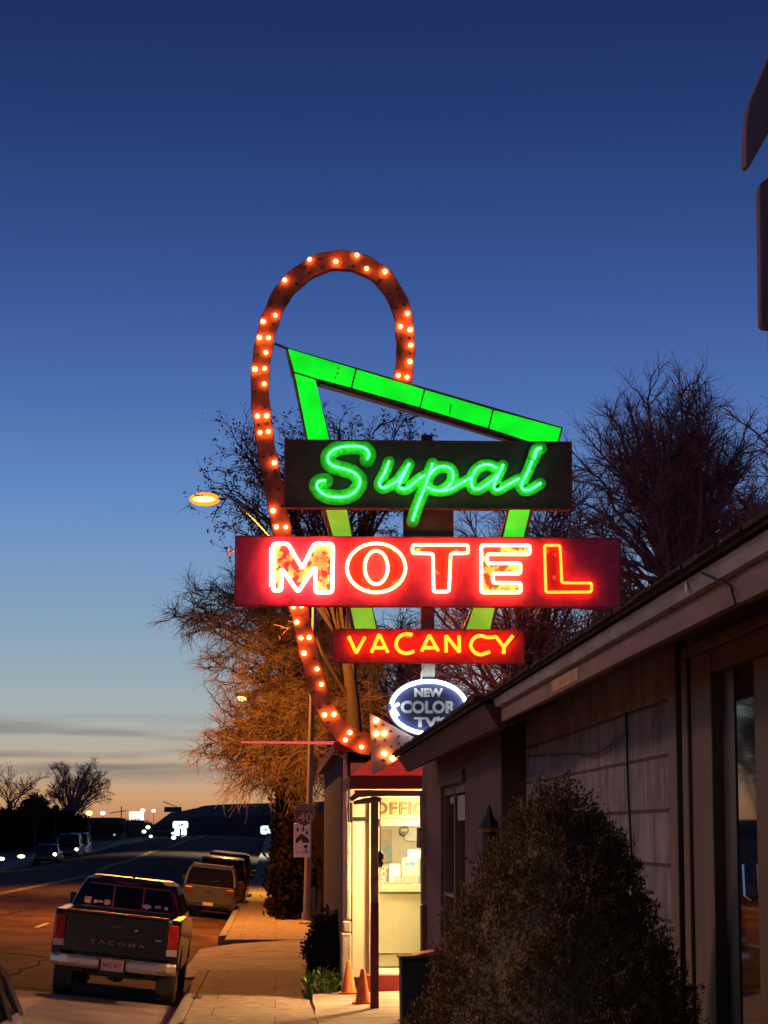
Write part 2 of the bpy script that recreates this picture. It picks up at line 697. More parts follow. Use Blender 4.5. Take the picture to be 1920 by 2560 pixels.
# ------------------------------------------------------------------ the motel sign
SY = 29.5
M_rust = mat('dark_red_metal', (.28, .05, .045), .6, var=.5, scale=7)
M_boxred = mat('maroon_face_paint', (.6, .055, .14), .65, var=.3, scale=5)
M_boxdk = mat('dark_brown_face_paint', (.10, .06, .045), .7, var=.3, scale=5)
M_vac = mat('red_face_paint', (.6, .05, .05), .6, var=.25, scale=6)
M_cream = mat('peeling_cream_paint', (.75, .62, .2), .6, col2=(.40, .035, .05), scale=9, thr=(.47, .52))
M_creamr = mat('peeling_red_paint', (.36, .03, .03), .6, col2=(.62, .5, .2), scale=7, thr=(.6, .66))
M_gpaint = mat('green_letter_paint', (.12, .62, .05), .6, var=.35, scale=14)
M_loop = mat('rusty_orange_metal', (.42, .11, .06), .7, var=.65, scale=3.2, bump=.2)
M_edge = mat('red_trim_metal', (.42, .09, .07), .55, var=.3)
M_gpan = glow('green_light_panel', (.0, 1.0, .012), 1.0, (.05, .3, .05))
M_gpan2 = glow('weak_green_light_panel', (.05, .9, .02), .9, (.3, .4, .08))
M_gpan3 = glow('fading_green_light_panel', (.20, .50, .02), 1.0, (.5, .4, .08))
for m_ in (M_gpan, M_gpan2, M_gpan3):
    n_, l_ = m_.node_tree.nodes, m_.node_tree.links
    tc_ = n_.new('ShaderNodeTexCoord')
    nz = n_.new('ShaderNodeTexNoise')
    nz.inputs['Scale'].default_value = 3.5
    nz.inputs['Detail'].default_value = 4
    l_.new(tc_.outputs['Object'], nz.inputs[0])
    rg_ = n_.new('ShaderNodeMapRange')
    b_ = n_['Principled BSDF']
    st_ = b_.inputs['Emission Strength'].default_value
    rg_.inputs[1].default_value, rg_.inputs[2].default_value = .3, .7
    rg_.inputs[3].default_value, rg_.inputs[4].default_value = st_ * .72, st_ * 1.12
    l_.new(nz.outputs[0], rg_.inputs[0])
    l_.new(rg_.outputs[0], b_.inputs['Emission Strength'])
M_gdim = mat('dark_seam', (.02, .06, .02), .7)
M_nM = glow('pink_white_neon', (1, .21, .062), 18)
M_nM2 = glow('hot_pink_neon', (1, .20, .11), 24)
M_nL = glow('orange_neon', (1, .105, .009), 8)
M_nV = glow('yellow_orange_neon', (1, .105, .005), 8.5)
M_nG = glow('green_cyan_neon', (.06, 1, .2), 5.6)
M_nW = glow('white_neon', (.86, 1, .95), 9)
M_bulb = glow('lit_amber_bulb', (1, .30, .05), 30)
M_bulb0 = mat('dead_bulb', (.05, .02, .015), .4)
M_white = mat('white_metal', (.75, .72, .68), .5, var=.12)
M_navy = mat('navy_enamel', (.04, .045, .14), .4, var=.25)
M_ltr = mat('white_letter_enamel', (.72, .70, .74), .5, var=.15)
M_block = mat('brown_painted_block', (.26, .17, .12), .85, var=.3, scale=8, bump=.4)
M_dkred = mat('dark_red_paint', (.13, .02, .018), .6, var=.3)

sx0, sz0 = W(1071, 2300, SY)
sign = thing('motel_sign', 'tall roadside neon motel sign with looping bulb arrow, green beam and stacked lit boxes', 'neon sign', (sx0, SY, .2))


def w(x, y):
    return W(x, y, SY)


def zoomed(o, k, pts):
    return [w(o[0] + k * a, o[1] + k * b) for a, b in pts]


def boxpart(name, x0, y0, x1, y1, depth, m, edge=None, front=0.0, parent=sign):
    (a, t), (c, b_) = w(x0, y0), w(x1, y1)
    o = MB().box(a, c, SY + front, SY + front + depth, b_, t).build(name, m, parent, True)
    if edge:
        e = MB()
        g = .018
        yf = SY + front
        e.box(a - g, c + g, yf - .012, yf + .03, t + .0015, t + g)
        e.box(a - g, c + g, yf - .012, yf + .03, b_ - g, b_ - .0015)
        e.box(a - g, a - .0015, yf - .012, yf + .03, b_ - .0015, t + .0015)
        e.box(c + .0015, c + g, yf - .012, yf + .03, b_ - .0015, t + .0015)
        e.build('trim', edge, o, True)
    return o


def crom(pts, n=5, closed=False):
    out = []
    k = len(pts)
    rng = range(k if closed else k - 1)
    for i in rng:
        p0 = pts[(i - 1) % k] if closed else pts[max(i - 1, 0)]
        p1, p2 = pts[i], pts[(i + 1) % k]
        p3 = pts[(i + 2) % k] if closed else pts[min(i + 2, k - 1)]
        for j in range(n):
            t = j / n
            out.append(tuple(.5 * ((2 * p1[q]) + (-p0[q] + p2[q]) * t + (2 * p0[q] - 5 * p1[q] + 4 * p2[q] - p3[q]) * t * t + (-p0[q] + 3 * p1[q] - 3 * p2[q] + p3[q]) * t ** 3) for q in range(len(p1))))
    if not closed:
        out.append(tuple(pts[-1]))
    return out


def rounded(pts, r=.03, closed=True):
    """cut polygon corners a little so bent glass tube looks bent"""
    out = []
    k = len(pts)
    for i in range(k):
        if not closed and i in (0, k - 1):
            out.append(pts[i])
            continue
        p, a, b = Vector(pts[i]), Vector(pts[i - 1]), Vector(pts[(i + 1) % k])
        ra = min(r, (a - p).length * .4)
        rb = min(r, (b - p).length * .4)
        q0, q1 = p + (a - p).normalized() * ra, p + (b - p).normalized() * rb
        for t in (0, .33, .67, 1):
            out.append(tuple(q0 * (1 - t) ** 2 + p * 2 * t * (1 - t) + q1 * t * t))
    return out


def neon(parent, pts2, m, r=.022, closed=False, y=SY - .06, name='neon_tube'):
    return MB().tube([(a, y, b) for a, b in pts2], r, 8, closed).build(name, m, parent, True, smooth=True)


# box with the script lettering
nb = boxpart('script_box', 714, 1102, 1428, 1271.5, .28, M_boxdk, M_rust)
boxpart('script_tab', 1011, 1274.5, 1131, 1341, .22, M_boxdk, M_rust, .02)
F0, FK = (760, 1090), .18083
G0, GK = (1040, 1090), .20494
S_ = zoomed(F0, FK, [(870, 330), (895, 250), (850, 185), (760, 155), (650, 150), (500, 165), (390, 215), (330, 290), (340, 370), (400, 420), (520, 455), (650, 495), (740, 560), (772, 640), (740, 730), (660, 810), (540, 850), (420, 850), (300, 825), (210, 760), (175, 690), (210, 635), (300, 620)])
U_ = zoomed(F0, FK, [(1175, 355), (1110, 520), (1045, 640), (1050, 700), (1100, 725), (1180, 690), (1300, 612), (1455, 385)])
U2 = zoomed(F0, FK, [(1455, 385), (1385, 530), (1310, 690), (1365, 740), (1440, 722), (1560, 620), (1659, 555)]) + zoomed(G0, GK, [(100, 490)])
P_ = zoomed(G0, GK, [(200, 340), (150, 500), (80, 690), (0, 900)]) + zoomed(F0, FK, [(1500, 1180)])
PB = zoomed(G0, GK, [(150, 495), (230, 410), (310, 380), (400, 395), (448, 460), (435, 565), (370, 635), (300, 672)])
PL = zoomed(G0, GK, [(130, 630), (220, 668), (320, 675), (430, 650), (520, 595), (655, 525)])
A_ = zoomed(G0, GK, [(985, 405), (925, 368), (850, 355), (750, 395), (690, 480), (668, 570), (690, 640), (750, 655), (840, 610), (930, 540), (1005, 470)])
AS = zoomed(G0, GK, [(1060, 355), (1010, 465), (950, 595), (945, 640), (990, 667), (1080, 620), (1255, 525)])
I_ = zoomed(G0, GK, [(1412, 310), (1360, 440), (1285, 590), (1290, 650), (1350, 668), (1425, 640), (1520, 580)])
ID = zoomed(G0, GK, [(1522, 152), (1465, 180), (1430, 285)])
k = 0
for stroke, wd_ in ((S_, .20), (U_, .15), (U2, .15), (P_, .165), (PB, .155), (PL, .14), (A_, .15), (AS, .14), (I_, .15), (ID, .17)):
    c = crom(stroke, 5)
    g = MB().ribbon(c, wd_, SY - .002, .010 + .0012 * k)
    for e in (c[0], c[-1]):
        g.prism([(e[0] + wd_ / 2 * math.cos(a * math.pi / 6), e[1] + wd_ / 2 * math.sin(a * math.pi / 6)) for a in range(12)], SY - .0122 - .0012 * k - .0004, SY - .002)
    g.build('painted_letter', M_gpaint, nb, True)
    neon(nb, crom(stroke, 6), M_nG, .0135 if stroke is not ID else .0165, y=SY - .055 - .001 * k)
    k += 1
boxpart('transformer_box', 1056, 1083, 1083, 1101, .2, M_boxdk, None, .1)

# MOTEL box
mbx = boxpart('word_box', 591, 1343, 1549, 1516.5, .30, M_boxred, M_rust, -.02)
A0, K1 = (660, 1330), .22905
B0 = (1000, 1330)
L0 = (1180, 1330)
Mp = zoomed(A0, K1, [(100, 137), (262, 137), (415, 402), (550, 137), (735, 137), (752, 185), (742, 665), (562, 667), (560, 385), (370, 662), (195, 408), (188, 645), (100, 647)])
Tp = zoomed(B0, K1, [(132, 150), (735, 150), (742, 240), (548, 243), (530, 657), (362, 660), (355, 244), (132, 240)])
Ep = zoomed(B0, K1, [(880, 152), (1410, 155), (1408, 252), (945, 250), (945, 350), (1308, 350), (1306, 462), (1008, 462), (1010, 562), (1310, 565), (1310, 667), (880, 667)])
Lp = zoomed(L0, K1, [(782, 155), (952, 155), (972, 563), (1298, 565), (1292, 662), (798, 665)])


def ell(cx, cz, rx, rz, n=40, o=A0, k=K1):
    return zoomed(o, k, [(cx + rx * math.cos(2 * math.pi * i / n), cz + rz * math.sin(2 * math.pi * i / n)) for i in range(n)])


yb = SY - .022
for poly, m in ((Mp, M_cream), (Tp, M_creamr), (Ep, M_cream), (Lp, M_creamr)):
    cxm = sum(p[0] for p in poly) / len(poly)
    g = MB().prism(poly, yb - .012, yb - .0008)
    g.build('painted_letter', m, mbx, True)
oo, oi = ell(1222, 400, 318, 267), ell(1222, 395, 125, 182)
g = MB()
nO = len(oo)
vs = [(a, yb - .012, b) for a, b in oo] + [(a, yb - .012, b) for a, b in oi] + [(a, yb - .0008, b) for a, b in oo] + [(a, yb - .0008, b) for a, b in oi]
fs = []
for i in range(nO):
    j = (i + 1) % nO
    fs += [(i, j, nO + j, nO + i), (i, 2 * nO + i, 2 * nO + j, j), (nO + i, nO + j, 3 * nO + j, 3 * nO + i)]
g.add(vs, fs)
g.build('painted_letter', M_creamr, mbx, True)
yn = SY - .085
neon(mbx, rounded(Mp, .035), M_nM2, .024, True, yn)
neon(mbx, [(a - .03, b) for a, b in zoomed(A0, K1, [(100, 180), (98, 600)])], M_nM2, .016, False, yn)
neon(mbx, oo, M_nM, .021, True, yn)
neon(mbx, oi, M_nM, .021, True, yn)
neon(mbx, rounded(Tp, .03), M_nM, .02, True, yn)
neon(mbx, rounded(Ep, .03), M_nM, .022, True, yn)
neon(mbx, rounded(Lp, .03), M_nL, .0185, True, yn)

# the sign is double sided: the same tubes mirrored on its back
cxb = w(1070.5, 1400)[0]
for pts_, m_, r_ in ((rounded(Mp, .035), M_nM, .023), (oo, M_nM, .021), (oi, M_nM, .021), (rounded(Tp, .03), M_nM, .02), (rounded(Ep, .03), M_nM, .022), (rounded(Lp, .03), M_nL, .0185)):
    MB().tube([(2 * cxb - a, SY + .345, b) for a, b in pts_], r_, 6, True).build('neon_tube', m_, mbx, True)

# VACANCY box
vb = boxpart('vacancy_box', 834, 1575, 1309, 1656.5, .24, M_vac, M_rust, 0)
D0, K2 = (830, 1560), .1507
E0 = (1070, 1560)


def dz(p):
    return zoomed(D0, K2, p)


def ez(p):
    return zoomed(E0, K2, p)


yv = SY - .055
strokes = [dz([(275, 210), (400, 490), (545, 220)]), dz([(650, 480), (780, 175), (925, 480)]), dz([(690, 400), (875, 400)]),
           crom(dz([(1330, 185), (1220, 175), (1120, 215), (1065, 300), (1072, 400), (1140, 470), (1240, 492), (1360, 455)]), 4),
           dz([(1480, 460), (1610, 190)]) + ez([(170, 458)]), dz([(1500, 400)]) + ez([(120, 400)]),
           ez([(295, 480), (290, 195), (515, 475), (508, 195)]),
           crom(ez([(1020, 465), (930, 497), (850, 512), (760, 470), (705, 380), (720, 290), (790, 220), (880, 203), (960, 225), (1060, 228), (1120, 215)]), 4) + ez([(1165, 275), (1250, 390)]),
           ez([(1400, 200), (1250, 392), (1250, 500)])]
for i, st in enumerate(strokes):
    shadow = st
    MB().ribbon(shadow, .082, SY - .0015, .006 + .001 * i).build('painted_letter', M_creamr, vb, True)
    neon(vb, rounded(st, .02, False) if len(st) < 6 else st, M_nV, .0225, False, yv - .001 * i)

for st in strokes:
    MB().tube([(2 * cxb - a, SY + .30, b) for a, b in st], .0225, 6).build('neon_tube', M_nV, vb, True)

# green boomerang beam, with its lit panels
T0, TK = (680, 840), .4581


def tz(p):
    return zoomed(T0, TK, p)


beam_out = tz([(80, 58), (1588, 497), (1566, 586), (1400, 580), (243, 240), (322, 574), (190, 574), (112, 190)])
gb = MB()
gb.prism(tz([(78, 58), (1590, 496), (1567, 584), (1400, 580), (240, 240), (108, 196)]), SY + .04, SY + .40)
gb.prism(tz([(113, 200.5), (238.5, 244), (323, 574), (190, 574)]), SY + .043, SY + .36)
gbo = gb.build('beam_frame', M_rust, sign, True)
pn = [[(88, 68), (455, 178), (430, 278), (243, 228), (122, 190)], [(464, 181), (829, 290), (805, 385), (439, 281)], [(838, 293), (1203, 400), (1179, 499), (812, 388)], [(1212, 403), (1579, 502), (1560, 575), (1404, 572), (1188, 502)],
      [(124, 202), (238, 238), (313, 568), (198, 568)]]
for p in pn:
    MB().prism(tz(p), SY + .025, SY + .038).build('light_panel', M_gpan, gbo, True)
MB().prism(tz([(262, 250), (1330, 572), (1330, 582), (262, 262)]), SY + .12, SY + .16).build('bracket_rail', M_white, gbo, True)
MB().prism(tz([(976, 370), (981, 371), (972, 425), (967, 424)]), SY + .018, SY + .0245).build('panel_seam', M_gdim, gbo, True)
for q in ((362, 176), (357, 203), (347, 227)):
    a, c = tz([q])[0]
    MB().ball((a, SY + .012, c), .017, 8, 5).build('rivet', M_white, gbo, True)
# struts between the boxes
for name, P4, m in (('strut', [(804, 1272.5), (869, 1272.5), (884, 1341.5), (826, 1341.5)], M_gpan3),
                    ('strut', [(1271, 1273), (1335, 1273), (1315, 1342), (1252, 1342)], M_gpan2),
                    ('strut', [(866, 1518), (932, 1518), (946, 1573.5), (880, 1573.5)], M_gpan3),
                    ('strut', [(1181, 1518), (1247, 1518), (1232, 1573.5), (1158, 1573.5)], M_gpan3)):
    q = [w(*p) for p in P4]
    so = MB().prism(q, SY + .05, SY + .3).build(name, M_edge, sign, True)
    cx_ = sum(a for a, b in P4) / 4
    inner = [w(cx_ + (a - cx_) * .80 + (3 if cx_ < 1000 else -1), b) for a, b in P4]
    inner = [(a, b + (.006 if i > 1 else -.006)) for i, (a, b) in enumerate(inner)]
    MB().prism(inner, SY + .035, SY + .048).build('light_panel', m, so, True)
boxpart('centre_post', 1054, 1518, 1087, 1573.5, .2, M_edge, None, .06)
boxpart('white_post', 1056, 1658.5, 1088, 1701, .2, M_white, None, .06)
MB().tube([(w(1058, 1660)[0], SY + .03, w(0, 1662)[1]), (w(1054, 1675)[0], SY, w(0, 1675)[1]), (w(1053, 1700)[0], SY + .03, w(0, 1700)[1])], .008, 6).build('conduit', M_white, sign, True)
# the pole: brown painted masonry pier in the office line
(pa, pt), (pb, pz) = w(1061, 1840), w(1092, 2266)
pier = MB()
pier.box(pa, pb, SY + .25, SY + .5, pz, pt)
pier.box(pa - .03, pb, SY + .18, SY + .52, w(0, 2067)[1], w(0, 1975)[1])
pier.box(pa - .07, pb + .01, SY + .16, SY + .53, w(0, 2120)[1], w(0, 2069)[1])
pier.box(pa - .02, pb + .01, SY + .17, SY + .52, w(0, 2264)[1], w(0, 2122)[1])
po = pier.build('support_pier', M_block, sign, True, bevel=.008)
MB().box(pa - .025, pb + .02, SY + .165, SY + .53, .2, pz + .001).build('pier_base', M_dkred, sign, True)

# oval TV plaque
oc = w(1072, 1768.5)
ro = MB()
n = 48


def ov(rx, rz, n=48, c=oc):
    s_ = SY / F_PX
    return [(c[0] + rx * s_ * math.cos(2 * math.pi * i / n), c[1] + rz * s_ * math.sin(2 * math.pi * i / n)) for i in range(n)]


ovo = ro.prism(ov(102, 73), SY + .02, SY + .2).build('oval_panel', M_navy, sign, True)
ps = SY / F_PX
rim = [(a, SY - .03, b) for a, b in ov(94, 65)]
q = n // 2
MB().tube(rim[q + 1:] + rim[:q - 0], .0235, 8).build('neon_tube', M_nW, ovo, True, smooth=True)
lx = oc[0] - 94 * ps
MB().tube([(lx + .005, SY - .03, oc[1] + 6 * ps), (lx + 8 * ps, SY - .032, oc[1] + 2 * ps + .0), (lx + 19 * ps, SY - .034, oc[1] + 9 * ps)], .017, 6).build('neon_tube', M_nW, ovo, True, smooth=True)
MB().tube([(lx + .004, SY - .03, oc[1] - 5 * ps), (lx + 9 * ps, SY - .032, oc[1] - 7 * ps), (lx + 17 * ps, SY - .034, oc[1] - 21 * ps)], .016, 6).build('neon_tube', M_nW, ovo, True, smooth=True)
t = MB()
text_mb(t, 'NEW', .155, oc[0] + 0 * ps, oc[1] + 37 * ps, SY + .012, .008, .008, width=72 * ps, height=22 * ps)
text_mb(t, 'COLOR', .225, oc[0] - 1 * ps, oc[1] + 1 * ps, SY + .012, .008, .010, width=138 * ps, height=32 * ps)
text_mb(t, "TV'S", .165, oc[0] + 6 * ps, oc[1] - 36 * ps, SY + .012, .008, .008, width=86 * ps, height=26 * ps)
t.build('lettering', M_ltr, ovo, True)

# the looping arrow, a hollow channel with two rows of bulbs
LP = [(1007, 952), (1013, 905), (1014.5, 868), (1013, 836), (1008, 784), (989, 735), (958, 690), (923, 665), (886, 651.5), (847, 646.5), (802, 655), (761, 677), (727, 706), (700, 741), (680, 786), (665, 833), (656, 884), (651, 927), (650, 988), (654.5, 1039), (661, 1088), (667, 1130), (677, 1177), (691, 1253), (703, 1314), (711, 1352), (728, 1440), (746, 1516), (763, 1594), (778, 1659), (790, 1708), (804, 1750), (822, 1786), (842, 1815), (869, 1839), (898, 1856), (930, 1864)]
lp = crom(LP, 5)
WID = 43
lo, li = [], []
for i, p in enumerate(lp):
    a, b = lp[max(0, i - 1)], lp[min(len(lp) - 1, i + 1)]
    dx, dy = b[0] - a[0], b[1] - a[1]
    q = math.hypot(dx, dy)
    wi = WID * (1 + .05 * math.sin(i * .9)) * (1.15 if i > 165 else 1)
    lo.append(w(p[0] + dy / q * wi / 2, p[1] - dx / q * wi / 2))
    li.append(w(p[0] - dy / q * wi / 2, p[1] + dx / q * wi / 2))
yl0, yl1 = SY + .06, SY + .22
g = MB()
kk = len(lp)
vs = [(a, yl0, b) for a, b in lo] + [(a, yl0, b) for a, b in li] + [(a, yl1, b) for a, b in lo] + [(a, yl1, b) for a, b in li]
fs = []
for i in range(kk - 1):
    fs += [(i, i + 1, kk + i + 1, kk + i), (2 * kk + i, 3 * kk + i, 3 * kk + i + 1, 2 * kk + i + 1), (i, 2 * kk + i, 2 * kk + i + 1, i + 1), (kk + i, kk + i + 1, 3 * kk + i + 1, 3 * kk + i)]
# raised lips along both edges
g.add(vs, fs)
loop = g.build('arrow_loop', M_loop, sign, True)
g = MB()
g.tube([(a, yl0 - .01, b) for a, b in lo], .012, 4)
g.tube([(a, yl0 - .01, b) for a, b in li], .012, 4)
g.build('edge_lip', M_loop, loop, True)
head = [w(924.5, 1782), w(1062, 1858), w(931, 1937)]
ho = MB().prism(head, SY + .03, SY + .24).build('arrow_head', mat('pinkish_arrow_metal', (.36, .25, .26), .6, var=.3, scale=6), sign, True)
R1 = [(635, 140), (828, 155), (985, 108), (1057, 208), (1192, 230), (450, 293), (380, 553), (290, 600), (262, 718), (330, 720), (310, 830), (230, 952), (300, 947), (298, 1062), (248, 1300), (315, 1298), (267, 1422), (328, 1415), (1360, 540), (1307, 637), (1380, 660), (1383, 775), (1378, 897), (1292, 1000), (1356, 1012)]
lit = [(560 + .3376 * a, 600 + .3376 * b) for a, b in R1]
lit += [(380 + .2532 * a, 1000 + .2532 * b) for a, b in [(1208, 615), (1195, 1090), (1228, 1250), (1320, 1250)]]
lit += [(560 + .3255 * a, 1480 + .3255 * b) for a, b in [(533, 112), (595, 107), (560, 230), (592, 352), (655, 348), (615, 468), (715, 590), (748, 708), (772, 942), (845, 938), (967, 1078), (932, 1135), (1057, 1190)]]
lit_h = [(560 + .3255 * a, 1480 + .3255 * b) for a, b in [(1168, 985), (1168, 1088), (1233, 1085), (1232, 1240), (1295, 1277)]]
small = {5, 19, 29}
for i, p in enumerate(lit):
    a, b = w(*p)
    r = .026 if i in small else random.uniform(.024, .031)
    MB().ball((a, yl0 - .035, b), r, 10, 7, (1, .9, 1)).build('bulb', M_bulb, loop, True, smooth=True)
for p in lit_h:
    a, b = w(*p)
    MB().ball((a, SY + .0, b), .034, 10, 7).build('bulb', M_bulb, ho, True, smooth=True)
dead = []
acc = 0
for i in range(4, kk - 3):
    acc += math.dist(lp[i], lp[i - 1])
    if acc > 37:
        acc = 0
        a, b = lp[i - 1], lp[i + 1]
        dx, dy = b[0] - a[0], b[1] - a[1]
        q = math.hypot(dx, dy)
        for sg in (-1, 1):
            x, y = lp[i][0] + sg * dy / q * 10.5, lp[i][1] - sg * dx / q * 10.5
            if 1340 < y < 1515 and 600 < x < 1000 or 955 < y < 0:
                continue
            if all(math.dist((x, y), c) > 19 for c in lit) and len(dead) < 52:
                dead.append((x, y))
for p in dead:
    a, b = w(*p)
    MB().ball((a, yl0 - .012, b), .02, 8, 5).build('dead_bulb', M_bulb0, loop, True)
for p in [(940, 1816), (958, 1812), (976, 1828), (962, 1848), (996, 1840), (978, 1866), (998, 1858), (938, 1848), (960, 1900), (985, 1885), (1000, 1875)]:
    a, b = w(*p)
    MB().ball((a, SY + .02, b), .019, 8, 5).build('dead_bulb', M_bulb0, ho, True)
a, b = w(686, 853)
c, d_ = w(722, 868)
MB().tube([(a, SY + .14, b), (c, SY + .14, d_)], .018, 6).build('tie_rod', M_edge, sign, True)

# ------------------------------------------------------------------ motel office behind the sign
OY = 33.5
PY = 31.0
M_cwall = mat('cream_wall_paint', (.66, .58, .42), .8, var=.08, scale=3)
M_ccounter = mat('pale_yellow_counter', (.52, .50, .34), .6, var=.05)
M_purple = mat('dull_purple_stucco', (.06, .03, .034), .9, var=.3, scale=4, bump=.4)
M_canopy = mat('red_canopy_roof', (.7, .17, .15), .7, var=.3, scale=5, bump=.3, bscale=20)
M_fascia = mat('dark_red_fascia', (.15, .018, .018), .7, var=.25)
M_drift = mat('weathered_timber', (.22, .15, .1), .85, var=.4, scale=4, stretch=(.4, 4, 4), bump=.5)
M_dark = mat('near_black_paint', (.012, .01, .012), .5)
M_redstep = mat('red_step_paint', (.42, .05, .04), .6, var=.35, scale=5)
M_line = mat('brown_line_paint', (.03, .02, .008), .7)
M_glassc = bpy.data.materials.new('clear_glass')
M_glassc.use_nodes = True
_n = M_glassc.node_tree
_n.nodes.clear()
_o = _n.nodes.new('ShaderNodeOutputMaterial')
_g = _n.nodes.new('ShaderNodeBsdfGlossy')
_g.inputs['Roughness'].default_value = .02
_t = _n.nodes.new('ShaderNodeBsdfTransparent')
_t.inputs[0].default_value = (.96, .97, .93, 1)
_x = _n.nodes.new('ShaderNodeMixShader')
_x.inputs[0].default_value = .05
_n.links.new(_t.outputs[0], _x.inputs[1])
_n.links.new(_g.outputs[0], _x.inputs[2])
_n.links.new(_x.outputs[0], _o.inputs[0])


def ow(x, y, Y=OY):
    return W(x, y, Y)


off = thing('motel_office', 'small lit motel office with glass door, cream interior and purple street wall behind the sign', 'building', (2.2, OY, .2))


def opart(name, m, boxes, parent=off, bevel=0):
    g = MB()
    for bx in boxes:
        g.box(*bx)
    return g.build(name, m, parent, True, bevel=bevel)


xl, xr = ow(884, 0)[0], 4.3
zf = ow(0, 2437)[1]
zc = ow(0, 1985)[1] + .25
d0, d1 = ow(949, 0)[0], ow(1075, 0)[0]
s0, s1 = ow(886, 0)[0], ow(924, 0)[0]
z_tr0, z_tr1, z_top = ow(0, 2042)[1], ow(0, 2050)[1], ow(0, 2006)[1]
# shell
opart('floor', M_ccounter, [(xl + .12, xr - .1, OY + .02, OY + 3.5, zf - .35, zf)])
opart('wall', M_cwall, [(xl + .0, xr, OY + 3.5, OY + 3.6, .1, zc + .2), (xr - .1, xr, OY + .16, OY + 3.5, .1, zc + .2),
                        (d1 + .06, xr, OY, OY + .15, .1, zc + .2), (s1 + .01, d0 - .06, OY, OY + .15, .1, zc + .2), (xl - .02, s0 - .0, OY, OY + .15, .1, zc + .2),
                        (s0 + .002, s1 + .008, OY + .01, OY + .14, z_top, zc + .2), (d0 - .058, d1 + .058, OY + .01, OY + .14, ow(0, 1992)[1], zc + .2)])
opart('ceiling', M_cwall, [(xl, xr - .1, OY + .16, OY + 3.5, zc, zc + .18)])
opart('side_wall', M_purple, [(ow(860, 0)[0], ow(884, 0)[0] - .03, OY + .4, 46, .1, zc + .35)])
opart('flat_roof', M_fascia, [(ow(860, 0)[0] - .12, xr + .1, OY - .1, 46.2, zc + .36, zc + .5)])
# left sidelight: closed cream blind behind the frame
opart('sidelight', M_cwall, [(s0 + .0, s1 + .006, OY + .05, OY + .08, zf - .05, z_tr1), (s0, s1 + .006, OY + .05, OY + .08, z_tr0, z_top - .002)])
opart('sidelight_frame', M_dark, [(s0 - .045, s0 - .004, OY - .03, OY + .05, .25, z_top), (s0 - .002, s1 + .004, OY - .03, OY + .048, z_tr1 + .002, z_tr0 - .002)])
opart('pilaster', mat('cream_rubble_stone', (.55, .47, .33), .9, var=.3, scale=5, bump=.6), [(ow(858, 0)[0], ow(881.5, 0)[0], OY - .35, OY + .18, .2, ow(0, 2332)[1]), (ow(861, 0)[0], ow(881, 0)[0], OY - .33, OY + .17, ow(0, 2331)[1], ow(0, 2303)[1]), (ow(869, 0)[0], ow(881, 0)[0], OY - .2, OY + .16, ow(0, 2300)[1], ow(0, 2055)[1])], bevel=.02)
# glazed front with the word OFFICE outlined on the transom
zt0 = ow(0, 2040)[1]
opart('transom_bar', mat('dull_transom_bar', (.26, .24, .16), .7, var=.05), [(d0 - .0, d1, OY - .06, OY + .12, ow(0, 2064)[1], ow(0, 2047)[1]), (d0, d1, OY - .02, OY + .1, ow(0, 2045)[1], zt0)])
fas = opart('transom_panel', mat('ochre_transom', (.20, .17, .085), .7, var=.06), [(d0, d1, OY + .03, OY + .05, zt0 + .004, ow(0, 1993)[1])])
t = MB()
text_mb(t, 'OFFICE', .205, ow(1009, 0)[0], ow(0, 2020)[1], OY + .024, outline=.0055, spacing=1.08, width=.90, height=.175)
t.build('outlined_lettering', M_line, fas, True)
opart('door_frame', M_ccounter, [(d0 - .055, d0 - .003, OY - .02, OY + .1, zf, ow(0, 1993)[1]), (d1 + .002, d1 + .055, OY - .02, OY + .1, zf, ow(0, 1993)[1])])
pane = opart('door_glass', M_glassc, [(d0, d1, OY + .04, OY + .05, zf + .02, ow(0, 2064)[1] - .002)])
opart('threshold', M_cwall, [(ow(920, 0)[0], d1 + .4, OY - .25, OY + .018, .1, zf - .03)])
opart('step', M_redstep, [(ow(915, 0)[0], d1 + .5, OY - .42, OY - .252, .1, ow(0, 2440, OY - .42)[1])], bevel=.01)
# interior: counter, pictures, notices
CY = OY + 1.5


def cw(x, y, Y=CY):
    return W(x, y, Y)


cnt = opart('counter', M_ccounter, [(ow(948, 0)[0], 3.6, CY, CY + .6, zf + .1, cw(0, 2234)[1]), (ow(945, 0)[0], 3.65, CY - .05, CY + .62, cw(0, 2228)[1], cw(0, 2212)[1]),
                                    (ow(948, 0)[0], 3.6, CY - .02, CY, zf + .02, cw(0, 2390)[1]), (ow(948, 0)[0], 3.6, CY - .03, CY, cw(0, 2388)[1], cw(0, 2384)[1])])
opart('counter_groove', M_line, [(ow(949, 0)[0], 3.6, CY - .012, CY - .002, cw(0, 2236)[1], cw(0, 2234.5)[1]), (ow(949, 0)[0], 3.6, CY - .034, CY - .031, cw(0, 2387)[1], cw(0, 2385)[1])], cnt)
BY = OY + 3.46


def bw_(x, y):
    return W(x, y, BY)


pic = mat('landscape_print', (.2, .36, .42), .6, col2=(.62, .4, .2), scale=3.2, thr=(.4, .6))


def flat(name, x0, y0, x1, y1, Y, m, label, cat, th=.012):
    a, t_ = W(x0, y0, Y)
    c, b_ = W(x1, y1, Y)
    o = MB().box(a, c, Y, Y + th, b_, t_).build(name, m)
    return tag(o, label, cat)


